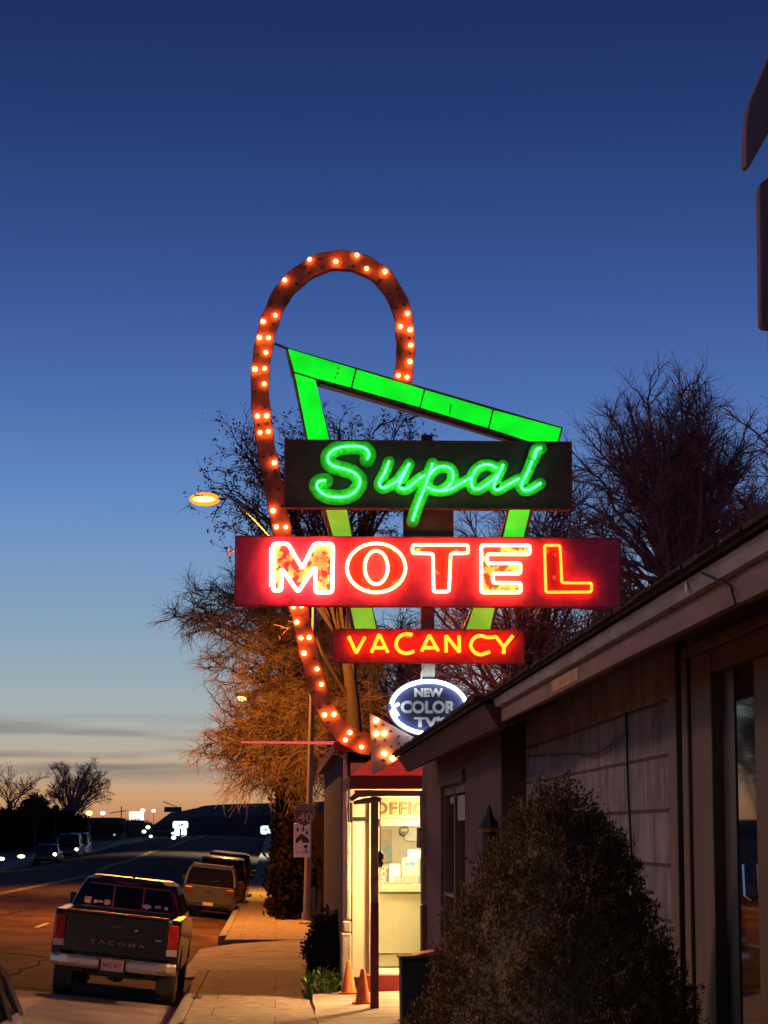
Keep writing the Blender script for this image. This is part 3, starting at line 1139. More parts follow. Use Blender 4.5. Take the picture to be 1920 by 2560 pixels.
M_paper = mat('white_paper', (.8, .78, .72), .7, var=.04)
flat('wall_poster', 950, 2074, 980, 2156, BY, pic, 'landscape poster hanging on the back wall inside the lit office', 'poster')
nt = flat('notice', 1012, 2070, 1042, 2102, BY, M_paper, 'white framed notice near the ceiling of the lit office', 'notice')
g = thing('round_sign', 'small round grey sign hung beside the upper notice in the office', 'sign', (bw_(1007.5, 0)[0], BY - .03, bw_(0, 2075)[1]))
MB().lathe([(.001, -.02), (.075, -.02), (.075, .02), (.001, .02)], ax='y', n=20, cap=False).build('disc', mat('grey_disc', (.2, .19, .15), .5), g)
MB().box(-.05, .05, -.024, -.021, -.02, .02).build('centre_label', M_paper, g)
ab = flat('arrow_notice', 1005, 2145, 1046, 2190, CY + .35, mat('pale_card', (.72, .66, .45), .7, var=.05), 'pale card with a blue arrow standing on the office counter', 'notice')
yq = CY + .349
P0 = [cw(x, y, yq) for x, y in ((1013, 2156), (1029, 2156), (1029, 2151), (1039, 2159), (1029, 2167), (1029, 2162), (1013, 2162))]
MB().prism(P0, yq - .004, yq - .0005).build('blue_arrow', mat('blue_ink', (.1, .3, .5), .6), ab)
flat('document', 973, 2160, 1000, 2206, CY + .2, M_paper, 'plain white sheet standing on the office counter', 'paper')
flat('brochure_rack', 951, 2168, 971, 2210, CY + .25, mat('printed_brochures', (.6, .6, .55), .7, col2=(.25, .2, .1), scale=25, thr=(.5, .6)), 'rack of small printed brochures at the left end of the office counter', 'brochure rack', .08)
flat('desk_sign', 988, 2192, 1048, 2207, CY + .1, mat('grey_plaque', (.3, .3, .22), .6, col2=(.5, .5, .4), scale=30, thr=(.45, .6)), 'low grey name plate lying along the office counter', 'desk sign', .06)
flat('flyer', 1020, 2124, 1060, 2146, CY + .45, mat('lilac_flyer', (.6, .58, .7), .7), 'lilac flyer taped above the arrow card in the office', 'flyer')
# porch: canopy roof, beam, post
rf0 = W(876, 1941, PY - .5)
rf1 = W(1054, 1973, PY - .5)
Yf = PY - .5
g = MB()
apex_z = rf0[1] + .62
xa, xb = rf0[0], 4.4
g.add([(xa, Yf, rf0[1]), (xb, Yf, rf0[1]), (xb - .9, OY - .2, apex_z), (xa + .75, OY - .2, apex_z), (xa, OY + .0, rf0[1]),
       (xa, Yf, rf0[1] - .06), (xb, Yf, rf0[1] - .06), (xb, OY, rf0[1] - .06), (xa, OY, rf0[1] - .06), (xb, OY, rf0[1])],
      [(0, 1, 2, 3), (0, 3, 4), (1, 9, 2), (2, 9, 4, 3), (5, 8, 7, 6), (0, 5, 6, 1), (0, 4, 8, 5), (1, 6, 7, 9), (4, 9, 7, 8)])
cn = g.build('canopy', M_canopy, off, True)
opart('canopy_fascia', M_fascia, [(xa - .01, xb, Yf - .04, Yf - .003, rf1[1], rf0[1] + .012), (xa - .012, xa - .002, Yf - .003, OY, rf1[1], rf0[1] + .01)], cn)
g = MB()
zb0, zb1 = W(0, 1990, PY - .35)[1], W(0, 1974.5, PY - .35)[1]
g.box(W(890, 0, PY - .35)[0], 4.3, PY - .42, PY - .28, zb0, zb1)
a = W(876, 2000, PY - .35)
b_ = W(905, 1978, PY - .35)
g.tube([(a[0], PY - .36, a[1]), (a[0] + .1, PY - .37, a[1] + .08), (b_[0] + .05, PY - .36, b_[1] - .03)], [.03, .045, .05], 7)
g.tube([(a[0] + .04, PY - .39, a[1] - .04), (a[0] + .2, PY - .40, a[1] - .01), (b_[0] + .25, PY - .37, b_[1] - .11)], [.025, .04, .03], 7)
g.build('timber_beam', M_drift, off, True)
a, b_ = W(927, 1990, PY - .3), W(946, 2255, PY - .3)
po2 = thing('porch_post', 'porch post with brown top and dark red foot standing before the office door', 'post', ((a[0] + b_[0]) / 2, PY - .3, .26))
hw = (b_[0] - a[0]) / 2
g = MB()
g.box(-hw, hw, -.05, .06, b_[1] - .26, zb0 - .262)
g.build('upper_post', M_block, po2, bevel=.006)
MB().box(-hw - .004, hw + .004, -.055, .065, -.03, b_[1] - .262).build('painted_foot', M_dkred, po2, bevel=.006)
g = MB()
zl = W(0, 2150, PY)[1]
xw = W(951, 0, PY)[0]
wc = thing('hanging_chime', 'dark wind chime hanging on a cord beside the porch post', 'wind chime', (xw, PY, zl))
MB().tube([(0, 0, 0), (0, 0, zb0 - zl + .02)], .006, 5).build('cord', M_dark, wc)
MB().lathe([(.01, .12), (.05, .08), (.055, .02), (.03, 0), (.045, -.05), (.02, -.1)], n=10).build('bell', M_dark, wc)


def light(name, typ, loc, col, power, **kw):
    ld = bpy.data.lights.new(name, typ)
    ld.color = col
    ld.energy = power
    for a_, v_ in kw.items():
        setattr(ld, a_, v_)
    o = bpy.data.objects.new(name, ld)
    C.objects.link(o)
    o.location = loc
    return o


def ceiling_fixture(name, label, x, y, z, wx, wy, parent_group, power, col, drop=.03):
    t_ = thing(name, label, 'ceiling light', (x, y, z), group=None)
    MB().box(-wx / 2 - .03, wx / 2 + .03, -wy / 2 - .03, wy / 2 + .03, 0, .05).build('housing', M_white, t_)
    MB().box(-wx / 2, wx / 2, -wy / 2, wy / 2, -drop, -.001).build('diffuser', glow('lit_' + name, col, power), t_)
    return t_


WARM = (1, .83, .50)
ceiling_fixture('ceiling_light', 'fluorescent ceiling light inside the office', 2.4, OY + 1.1, zc - .055, 1.4, .5, None, 85, WARM)
ceiling_fixture('porch_light', 'bright light under the red porch canopy', 2.5, OY - .75, zb0 - .02, .55, .2, None, 900, (1, .60, .25), .09)

# pipe frame left of the office, its arm given a red glow
fx_, fz_ = W(862, 2400, 33.75)
fr = thing('pipe_frame', 'tall pink-lit pipe with a long thin arm, given a red glow, reaching left of the office', 'pole', (fx_, 33.75, .2))
M_pipe = mat('pale_red_pipe', (.95, .5, .48), .5, var=.2)
tp = W(0, 1868, 33.75)[1] - .2
MB().tube([(0, 0, 0), (0, 0, tp)], .034, 10).build('upright', M_pipe, fr)
aL = W(602, 1854, 33.75)[0] - fx_
aZ = W(0, 1856, 33.75)[1] - .2
MB().tube([(aL, 0, aZ + .01), (-.06, 0, aZ), (0, 0, tp - .02)], [.014, .024, .03], 8).build('arm', glow('added_red_glow', (1, .10, .11), .62, (.9, .4, .4)), fr)  # arm emits by itself, in place of neon light falling on it
hz = W(0, 1884, 33.75)[1] - .2
MB().tube([(-.2, -.02, hz), (-.1, -.02, hz + .01), (-.03, -.02, hz - .05), (0, -.02, hz - .1)], .014, 7).build('hook', M_pipe, fr)
MB().tube([(.03, -.04, hz - .05), (.06, -.04, hz - .4), (.02, -.04, hz - .9), (.05, -.04, .6)], .006, 5).build('cable', M_dark, fr)
# dim sign shape on the wall and pickets beyond
M_pick = mat('yellow_picket_paint', (.5, .3, .08), .8, var=.3)
pk = thing('picket_fence', 'short yellow picket fence beyond the dark bush', 'fence', (W(804, 0, 44)[0], 44, .15))
for i in range(2):
    x = -.085 + .11 * i
    zt = W(0, 2216 + 6 * i, 44)[1] - .15
    MB().prism([(x - .042, .6), (x + .042, .6), (x + .042, zt - .05), (x, zt), (x - .042, zt - .05)], 0, .02).build('picket', M_pick, pk)
MB().box(-.16, .12, .022, .05, .85, .92).build('rail', M_pick, pk)
MB().box(-.16, .12, .022, .05, 0, .1).build('rail', M_pick, pk)
MB().box(-.02, .02, .05, .09, 0, 1.1).build('post', M_drift, pk)
for (px, lbl) in ((815, 'grey wall box'),):
    pass

# ------------------------------------------------------------------ street lamp and road signs on its pole
LY = 61.6
M_steel = mat('weathered_steel_pole', (.26, .2, .15), .6, .3, var=.25, scale=3)
M_lampg = glow('sodium_lens', (1, .62, .16), 6)
M_halo = glow('amber_halo_glow', (1, .30, .01), 1.7)


def street_lamp(label, loc, power, color=(1, .40, .07), group='street lamps along the sidewalk'):
    t_ = thing('street_lamp', label, 'street lamp', loc, group=group)
    b_, tpz = Vector((0, 0, 0)), Vector((W(788, 1440, LY)[0] - lx0, 0, W(788, 1440, LY)[1] - .15))
    MB().tube([b_, tpz], [.1, .062], 12).build('pole', M_steel, t_)
    MB().lathe([(.2, 0), (.2, .05), (.13, .1), (.12, .3)], n=12).build('base', M_steel, t_)
    e = W(566, 1238, LY)
    ex, ez_ = e[0] - lx0, e[1] - .15
    m_ = W(674, 1339, LY)
    MB().tube(crom([tuple(tpz - Vector((0, 0, .3))), (m_[0] - lx0, 0, m_[1] - .15), (W(600, 1262, LY)[0] - lx0, 0, W(600, 1262, LY)[1] - .15), (ex, 0, ez_)], 5), .034, 8).build('arm', M_steel, t_)
    hx, hz_ = W(516, 1250, LY)
    hx -= lx0
    hz_ -= .15
    g = MB()
    secs = []
    for i, (u, ww, hh) in enumerate(((-.36, .05, .03), (-.3, .13, .06), (-.1, .17, .09), (.12, .15, .09), (.32, .09, .06), (.5, .05, .045))):
        secs.append([(hx + u, ww * math.cos(a * math.pi / 6), hz_ + .06 + hh * max(-.25, math.sin(a * math.pi / 6)) - u * .12) for a in range(12)])
    g.loft(secs)
    hd = g.build('lamp_head', mat('lamp_housing', (.3, .2, .1), .5), t_, smooth=True)
    MB().ball((hx - .04, 0, hz_ + .02), .42, 20, 10, (1.0, .42, .44)).build('halo_bowl', M_halo, hd, smooth=True)  # oversized glowing shape stands in for the lamp's orange halo
    MB().ball((hx - .06, -.14, hz_ + .0), .30, 16, 8, (1.0, .35, .26)).build('lens', M_lampg, hd, smooth=True)
    lo_ = light('lamp_light', 'SPOT', (hx - .05, 0, hz_ - .27), color, power, spot_size=rad(172), spot_blend=.3, shadow_soft_size=.14)
    lo_.parent = t_
    return t_


lx0 = W(766, 2300, LY)[0]
lamp = street_lamp('lit sodium street lamp on the steel pole that carries the two road signs', (lx0, LY, .15), 13500, (1, .34, .035))

M_sgn = mat('white_reflective_sheeting', (.92, .86, .92), .5, var=.08)
M_blk = mat('dark_sign_ink', (.05, .045, .05), .6)
M_shield = mat('dull_brown_shield', (.16, .09, .07), .5, var=.15)
M_shl = mat('tan_sign_legend', (.62, .42, .3), .5)


def lw(x, y):
    a, b = W(x, y, LY - .15)
    return a, b


sx_, sz_ = lw(761, 2037)
rs = thing('route_shield', 'shield shaped route sign with number 40 above the mountain sign on the lamp pole', 'road sign', (sx_, LY - .15, sz_))
k_ = 1 / 93.8


def shp(s_):
    pts = []
    for x, y in ((-21, 29), (-9, 27), (0, 30), (9, 27), (21, 29), (25, 14), (26, 2), (22, -13), (12, -24), (0, -30), (-12, -24), (-22, -13), (-26, 2), (-25, 14)):
        pts.append((x * k_ * s_, y * k_ * s_))
    return pts


MB().prism(shp(1), -.006, .01).build('border', M_shl, rs)
MB().prism(shp(.92), -.012, -.0062).build('face', M_shield, rs)
MB().box(-23 * k_, 23 * k_, -.0155, -.0125, 13 * k_, 14.6 * k_).build('divider', M_shl, rs)
t = MB()
text_mb(t, '40', .34, 2 * k_, -6 * k_, -.016, .004, .008, sx=1.1)
text_mb(t, 'INTERSTATE', .075, 0, 20 * k_, -.016, .003, 0)
t.build('number', M_shl, rs)
a0, a1 = lw(735, 2058), lw(776, 2143)
cx_, cz_ = (a0[0] + a1[0]) / 2, (a0[1] + a1[1]) / 2
ms = thing('mountain_sign', 'white panel sign with pine trees and a dark mountain below the route shield', 'road sign', (cx_, LY - .15, cz_))
hw, hh = (a1[0] - a0[0]) / 2, (a0[1] - a1[1]) / 2
MB().box(-hw, hw, -.008, .008, -hh, hh).build('panel', M_sgn, ms, bevel=.01)
g = MB()


def sg(pts):
    g.prism([((x - 755.5) * k_, -(y - 2100.5) * k_) for x, y in pts], -.0125, -.0095)


sg([(739, 2107), (739, 2099), (752, 2085), (757, 2086), (773, 2099), (773, 2107), (757, 2107), (752, 2098), (745, 2107)])
for x, y, h in ((744, 2066, 14), (758, 2064, 16), (767, 2072, 17)):
    sg([(x, y), (x + 4, y + h * .8), (x + 1, y + h * .8), (x + 1, y + h), (x - 1, y + h), (x - 1, y + h * .8), (x - 4, y + h * .8)])
sg([(738, 2129), (774, 2129), (774, 2130.5), (738, 2130.5)])
sg([(760, 2114), (764, 2111), (769, 2112), (770, 2117), (766, 2119), (766, 2124), (769, 2128), (763, 2128), (764, 2120), (760, 2119)])
g.build('emblem', M_blk, ms)
# second and third lamps far down the road, seen through the tree
for (px, py, Y, c, st, nm, pw) in ((607, 1746, 95, (1, .75, .2), 12, 'yellow lamp glowing through the orange lit tree', 7000), (631, 1888, 190, (.85, 1, .78), 5, 'small pale lamp seen low through the orange lit tree', 6500)):
    a, b = W(px, py, Y)
    t_ = thing('street_lamp', nm, 'street lamp', (a + 1.6, Y, .1))
    MB().tube([(0, 0, 0), (0, 0, b + .4)], [.07, .045], 8).build('pole', M_dark, t_)
    MB().tube([(0, 0, b + .3), (-.8, 0, b + .35), (-1.5, 0, b + .1)], .03, 6).build('arm', M_dark, t_)
    MB().ball((-1.6, 0, b - .1), .2, 10, 6, (1.2, .7, .55)).build('lens', glow('far_lamp_glow', c, st), t_)
    MB().ball((-1.6, 0, b + .06), .26, 10, 6, (1.2, .7, .4)).build('lamp_head', M_steel, t_)
    q_ = light('lamp_light', 'SPOT', (-1.6, 0, b - .35), c if Y > 100 else (1, .42, .06), pw, spot_size=rad(140), spot_blend=.5, shadow_soft_size=.15)
    q_.parent = t_

# unseen lamp added across the road to fill the pavement, wall and shrub
lx0_keep = lx0
fill_lamp = copy_tree(lamp)
fill_lamp.location = (-18.3, 12, .3)
fill_lamp.rotation_euler = (0, 0, math.pi)
for ch in fill_lamp.children:
    if ch.type == 'LIGHT':
        ch.data = ch.data.copy()
        ch.data.spot_size = 2 * math.atan(34 / (ch.location.z + .1))
        ch.data.spot_blend = .9
        ch.data.color = (1, .60, .40)
        ch.data.energy = 26000
        ch.data.shadow_soft_size = 1.8
fill_lamp['label'] = 'unseen fill lamp added across the road, outside the picture on the left'

# ------------------------------------------------------------------ building along the right
M_cmu = brick_mat('purple_block_wall', (.18, .155, .17), (.225, .19, .21), (.06, .048, .055), .60, .245, 'yz', .9, .010)
M_cmu2 = mat('purple_plaster_wall', (.12, .07, .08), .9, var=.2, scale=4, bump=.4, bscale=12)
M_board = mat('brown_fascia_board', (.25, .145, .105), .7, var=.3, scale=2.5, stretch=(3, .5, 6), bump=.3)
M_flash = mat('grey_drip_edge', (.34, .31, .34), .45, .2, var=.4, scale=5, stretch=(2, .6, 2))
M_shing = mat('asphalt_shingles', (.05, .035, .034), .95, var=.4, scale=20, bump=.8, bscale=60)
M_trim = mat('olive_brown_trim', (.15, .088, .045), .65, var=.25, scale=3, stretch=(2, 2, .4))
M_soff = mat('dark_soffit', (.09, .045, .04), .8, var=.3)
M_glass = glass_mat('window_glass')
WX, FX, WF = 1.75, 1.3, 1.58
bld = thing('motel_wing', 'low purple block motel wing with brown fascia, door and shingled roof along the right', 'building', (3.5, 14, .4))
YN, YE, YFR = 2.0, 16.3, 24.3      # near end, end of block wall, far end
D_a, D_b = 8.0, 9.95
zt = 3.40


def bpart(name, m, boxes, parent=bld, bevel=0):
    g = MB()
    for bx in boxes:
        g.box(*bx)
    return g.build(name, m, parent, True, bevel=bevel)


bpart('block_wall', M_cmu, [(WX, WX + .2, D_b + .02, YE, .2, zt)])
bpart('near_wall', M_trim, [(WX + .02, WX + .2, D_b - .02, D_b + .018, .2, zt), (WX + .02, WX + .2, YN, 5.9, .2, zt), (WX + .02, WX + .2, 5.902, D_b - .022, 3.29, zt)])
bpart('rear_wall', M_cmu2, [(7.0, 7.2, YN, YFR, .2, zt + .6)])
bpart('far_wall', M_cmu2, [(WF, WF + .25, YE, 19.42, .2, zt), (WF, WF + .25, 22.28, YFR, .2, zt), (WF, WF + .25, 19.42, 22.28, 2.93, zt), (WF + .25, 7.0, YFR - .2, YFR, .2, zt + .3)])
bpart('return_wall', mat('shaded_return_colour', (.06, .028, .028), .85), [(WF - .003, WF + .35, YE - .1, YE - .002, .2, zt)])  # the shadow on this return is put into its darker colour
bpart('corner_board', M_trim, [(WX - .028, WX - .002, D_b - .03, D_b + .16, .2, zt)], bevel=.005)
# door with wide stepped casing
dt = 3.235
dr = bpart('door', mat('dark_brown_door', (.07, .04, .035), .5, var=.2), [(WX + .042, WX + .09, 6.1, 9.155, .2, dt - .095), (WX + .030, WX + .0415, 8.925, 9.155, .2, dt - .095)])
g = MB()
for (yy0, yy1, xo) in ((9.16, 9.60, -.018), (9.61, 9.74, -.034)):
    g.box(WX + xo, WX + .14, yy0, yy1, .2, dt)
g.box(WX - .03, WX + .14, 5.9, 9.76, dt + .001, dt + .045)
g.box(WX - .012, WX + .14, 5.9, 9.158, dt - .09, dt - .001)
g.build('casing', M_trim, bld, True, bevel=.006)
g = MB()
a_, b2 = 8.22, 8.6
bpart('glass', M_glass, [(WX + .035, WX + .0415, 6.4, 8.92, .9, dt - .10)], dr)
bpart('frame', M_trim, [(WX + .012, WX + .0345, 8.16, 8.46, .2, dt - .096)], dr, bevel=.004)
h = W(1872, 2165, 8.45)
MB().tube([(WX + .034, 8.72, 2.40), (WX + .012, 8.715, 2.385), (WX + .012, 8.695, 2.27), (WX + .034, 8.69, 2.255)], .008, 6).build('handle', mat('steel_handle', (.8, .8, .8), .25, 1), dr, True)
bpart('fascia_patch', mat('tan_bare_patch', (.55, .33, .18), .8, var=.3, scale=9), [(FX - .0035, FX - .001, 9.9, 10.85, 3.160, 3.215)])
bpart('drip_stain', M_white, [(FX - .047, FX - .0455, 6.98, 7.01, 3.235, 3.27)])
MB().tube([(FX - .052, 6.7, 3.262), (FX - .03, 6.55, 3.222), (FX - .012, 6.47, 3.2), (FX - .012, 6.41, 3.145)], .004, 5).build('loose_wire', M_dark, bld, True)
# conduit on the block wall, sagging cable under the soffit
MB().tube([(WX - .012, 11.45, 3.1), (WX - .012, 11.40, 2.7), (WX - .012, 11.3, 2.3), (WX - .012, 11.2, .4)], .007, 5).build('conduit', M_dark, bld, True)
MB().tube(crom([(WX - .02, 11.4, 3.0), (WX - .03, 12.4, 2.93), (WX - .03, 13.6, 2.97), (WX - .02, 15.9, 3.03)], 5), .006, 5).build('cable', M_dark, bld, True)
# window in the far wall
fw_ = bpart('window', M_trim, [(WF + .06, WF + .12, 19.42, 22.28, .2, .8), (WF + .03, WF + .12, 20.9, 21.02, .8, 2.92), (WF + .03, WF + .12, 19.42, 19.52, .8, 2.92), (WF + .03, WF + .12, 22.18, 22.28, .8, 2.92), (WF + .03, WF + .12, 19.42, 22.28, 2.86, 2.93)])
bpart('pane', M_glass, [(WF + .085, WF + .095, 21.03, 22.17, .81, 2.85)], fw_)
bpart('pane', M_glass, [(WF + .085, WF + .095, 19.53, 20.89, .81, 2.85)], fw_)
bpart('sill', M_flash, [(WF + .02, WF + .084, 21.03, 22.17, 1.93, 1.96)], fw_)
bpart('awning_blind', mat('pale_valance', (.5, .44, .4), .8), [(WF + .055, WF + .083, 19.55, 20.88, 2.62, 2.84), (WF + .05, WF + .084, 21.1, 21.7, 2.78, 2.84)], fw_)
bpart('lintel', M_cmu2, [(WF - .035, WF - .002, 19.3, 22.35, 2.94, 3.04)], bld)
# roofs: near section
g = MB()
near_lo, near_hi = 3.148, 3.288
ring = lambda y: [(FX, y, 3.235), (4.3, y, 4.35), (4.3, y, 4.31), (FX + .02, y, 3.19)]
g.loft([[(FX - .07, YN, 3.286), (4.3, YN, 4.55), (7.6, YN, 3.4), (7.6, YN, 3.36), (4.3, YN, 4.5), (FX - .07, YN, 3.276)],
        [(FX - .07, 13.35, 3.286), (4.3, 13.35, 4.55), (7.6, 13.35, 3.4), (7.6, 13.35, 3.36), (4.3, 13.35, 4.5), (FX - .07, 13.35, 3.276)]])
rfo = g.build('roof', M_shing, bld, True)
g = MB()
random.seed(5)
y = YN
while y < 13.3:
    q = random.uniform(.1, .28)
    q = min(q, 13.34 - y)
    dz_ = random.uniform(0, .012)
    g.box(FX - .085 - random.uniform(0, .012), FX + .02, y, y + q - .002, 3.2875, 3.2935 + dz_)
    y += q
g.build('shingle_edge', M_shing, rfo, True)
g = MB()
g.loft([[(FX - .045, YN, 3.274), (FX - .03, YN, 3.229), (FX + .02, YN, 3.228), (FX + .05, YN, 3.274)], [(FX - .045, 13.36, 3.274), (FX - .03, 13.36, 3.229), (FX + .02, 13.36, 3.228), (FX + .05, 13.36, 3.274)]])
g.build('drip_edge', M_flash, rfo, True)
g = MB()
g.box(FX, FX + .03, 6.42, 10.9, 3.148, 3.227)
g.box(FX + .002, FX + .03, 10.903, 13.36, 3.146, 3.226)
g.box(FX - .004, FX + .028, YN, 6.405, 3.142, 3.2275)
g.build('fascia_board', M_board, bld, True, bevel=.003)
MB().prism([(FX + .031, 3.155), (WX + .05, 3.35), (WX + .05, 3.365), (FX + .031, 3.17)], YN, 13.36).build('soffit', M_soff, bld, True)
# far section of roof, a little lower and darker
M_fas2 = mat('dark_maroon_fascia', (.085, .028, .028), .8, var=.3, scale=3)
g = MB()
g.loft([[(FX - .13, 13.37, 3.27), (4.3, 13.37, 4.5), (7.6, 13.37, 3.38), (7.6, 13.37, 3.34), (4.3, 13.37, 4.45), (FX - .13, 13.37, 3.25)],
        [(FX - .13, 23.0, 3.27), (4.3, 23.0, 4.5), (7.6, 23.0, 3.38), (7.6, 23.0, 3.34), (4.3, 23.0, 4.45), (FX - .13, 23.0, 3.25)]])
rf2 = g.build('roof', M_shing, bld, True)
g = MB()
y = 13.4
while y < 22.9:
    q = random.uniform(.12, .4)
    g.box(FX - .15 - random.uniform(0, .012), FX, y, min(y + q - .002, 22.98), 3.2715, 3.283 + random.uniform(0, .022))
    y += q
g.build('shingle_edge', M_shing, rf2, True)
g = MB()
g.loft([[(FX - .10, 13.37, 3.248), (FX - .02, 13.37, 3.115), (FX + .03, 13.37, 3.115), (FX + .03, 13.37, 3.249)], [(FX - .10, 23.0, 3.248), (FX - .0, 23.0, 3.115), (FX + .03, 23.0, 3.115), (FX + .03, 23.0, 3.249)]])
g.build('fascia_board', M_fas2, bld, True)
MB().prism([(FX + .032, 3.12), (WF + .05, 3.25), (WF + .05, 3.265), (FX + .032, 3.135)], 13.37, 23.0).build('soffit', M_soff, bld, True)
# wall lantern at the break in the wall
wl = thing('wall_lantern', 'unlit black wall lantern fixed at the break in the wing wall behind the conical shrub', 'lantern', (WF - .06, YE + .25, W(0, 2110, YE)[1]))
MB().lathe([(.015, -.28), (.05, -.24), (.055, .1), (.075, .12), (.03, .2), (.012, .27)], n=8).build('lantern_body', M_dark, wl)
MB().lathe([(.08, .085), (.085, .1), (.05, .14)], n=8).build('lantern_cap', mat('worn_copper_cap', (.4, .2, .14), .3, .8), wl)
MB().box(0, .06, -.02, .02, -.05, .05).build('bracket', M_dark, wl)
# dark bin in front of the office
bin_ = thing('rubbish_bin', 'tall dark bin with a faded red lid beside the conical shrub', 'bin', (1.41, 22.4, .25))
zt_b = W(0, 2402, 22.2)[1] - .25
g = MB()
g.loft([[(-.2, -.2, .0), (.2, -.2, .0), (.2, .2, .0), (-.2, .2, .0)], [(-.22, -.22, zt_b), (.22, -.22, zt_b), (.22, .22, zt_b), (-.22, .22, zt_b)]])
g.build('body', M_dark, bin_, bevel=.012)
MB().box(-.235, .235, -.235, .235, zt_b + .001, zt_b + .035).build('rim', mat('dark_bin_rim', (.03, .02, .02), .5), bin_, bevel=.01)
MB().prism([(-.10, zt_b + .036), (.23, zt_b + .036), (.23, zt_b + .1), (.0, zt_b + .062)], -.2, .2).build('lid', mat('faded_red_lid', (.35, .12, .1), .5), bin_, bevel=.006)

# wooden board sign hanging high at the right edge
WBY = 5.0
M_wb = mat('purple_brown_timber', (.34, .19, .19), .8, var=.3, scale=3, stretch=(4, 4, .6), bump=.4)


def wb(x, y):
    return W(x, y, WBY)


a, b_ = wb(1925, 500)
wbs = thing('gable_sign', 'weathered wooden sign with a pitched top board and hanging plank high at the right edge', 'wooden sign', (a + .14, WBY, b_))
MB().prism([wb(*p) for p in ((2080, -230), (2080, 100), (1922, 330), (1878, 409), (1872, 414), (1864, 412), (1865, 330), (1869, 285), (1876, 250), (1925, 135))], WBY, WBY + .05).build('pitched_board', M_wb, wbs, True, bevel=.004)
MB().prism([wb(*p) for p in ((2080, 395), (2080, 820), (1915, 816), (1905, 808), (1903, 640), (1900, 480), (1903, 455), (1925, 438))], WBY + .01, WBY + .05).build('plank', M_wb, wbs, True, bevel=.004)
MB().prism([wb(*p) for p in ((1988, -100), (2022, -100), (2022, 860), (1988, 860))], WBY + .051, WBY + .09).build('post', M_wb, wbs, True)
a, b_ = wb(2004, 860)
MB().box(a - .05, a + .05, WBY + .045, WBY + .12, 3.5, b_ + .1).build('bracket_post', M_wb, wbs, True)

# ------------------------------------------------------------------ cones
M_cone = mat('faded_orange_plastic', (.85, .21, .035), .6, var=.2, scale=8)
cb = W(907, 2506, 31.2)
def cone(label, px, py, Y):
    a, b = W(px, py, Y)
    t_ = thing('traffic_cone', label, 'traffic cone', (a, Y, fore_z(a, Y)), group='orange cones by the porch post')
    g = MB()
    g.lathe([(.105, .022), (.1, .03), (.028, .445), (.02, .455), (.012, .45), (.012, .1)], n=20)
    g.build('cone_body', M_cone, t_, smooth=True)
    b2_ = MB()
    b2_.prism([(-.14, -.11), (-.11, -.14), (.11, -.14), (.14, -.11), (.14, .11), (.11, .14), (-.11, .14), (-.14, .11)], 0, .022, 'z')
    b2_.build('base', M_cone, t_, bevel=.005)
    return t_


cone('orange traffic cone touching the dark red foot of the porch post', 907, 2503, 31.4)
cone('orange traffic cone standing against the leafy green plant', 872, 2480, 32.9)

# ------------------------------------------------------------------ leaves and shrubs
def leaf_cloud(mb, pts, size, rng, up=.4, jitter=1.0, n=4, stretch=1.6):
    for (p, d) in pts:
        for _ in range(n):
            o = Vector((rng.gauss(0, 1), rng.gauss(0, 1), rng.gauss(0, 1))) * size * jitter
            c = Vector(p) + o
            a = (Vector(d) + Vector((rng.gauss(0, .5), rng.gauss(0, .5), rng.gauss(up, .5)))).normalized()
            b = a.orthogonal().normalized()
            b.rotate(Matrix.Rotation(rng.uniform(0, 6.28), 3, a))
            l = size * rng.uniform(.7, 1.3)
            mb.add([c - a * l * stretch * .5, c + b * l * .45, c + a * l * stretch * .5, c - b * l * .45], [(0, 1, 2, 3)])


M_cyp = mat('dusty_conifer_foliage', (.25, .165, .062), .85, var=.35, scale=14, spec=.15)
rng = random.Random(11)
sh = thing('conical_shrub', 'large dense conical evergreen shrub standing in front of the block wall', 'shrub', (1.095, 9.0, .75))
g = MB()
H = 1.93
prof = lambda t: .645 * (1 - math.exp(-2.9 * max(0, 1 - t))) + .012
pts = []


def bumpf(a, z):
    return 1 + .07 * math.sin(3 * a + z * 4) + .05 * math.sin(7 * a - z * 9 + 1) + .03 * math.sin(13 * a + z * 17)


for i in range(2700):
    t_ = 1 - (1 - rng.random()) ** .62
    a = rng.uniform(0, 2 * math.pi)
    r = prof(t_) * bumpf(a, t_ * 2) * rng.uniform(.84, 1.02)
    c_ = Vector((min(r * math.cos(a), .60), r * math.sin(a) * .9, t_ * H + .01))
    d_ = Vector((math.cos(a) * .7, math.sin(a) * .7, .85)).normalized()
    n_ = 7
    for k_ in range(n_):
        q = k_ / n_
        sp = .034 * (1 - q * .55)
        p = c_ + d_ * (q * .10 - .03) + Vector((rng.gauss(0, sp), rng.gauss(0, sp), rng.gauss(0, sp)))
        p.x = min(p.x, .63)
        pts.append((p, d_))
leaf_cloud(g, pts, .0075, rng, .5, 1.3, 15, 1.9)
g.build('foliage', M_cyp, sh)
g = MB()
rr = [(max(.01, min(.6, prof(i / 12) * .93)), i / 12 * H * .985) for i in range(13)]
g.lathe(rr, (0, 0, 0), 20)
g.build('inner_twigs', mat('inner_twigs', (.15, .115, .055), .95, var=.6, scale=30, bump=1, bscale=50), sh)

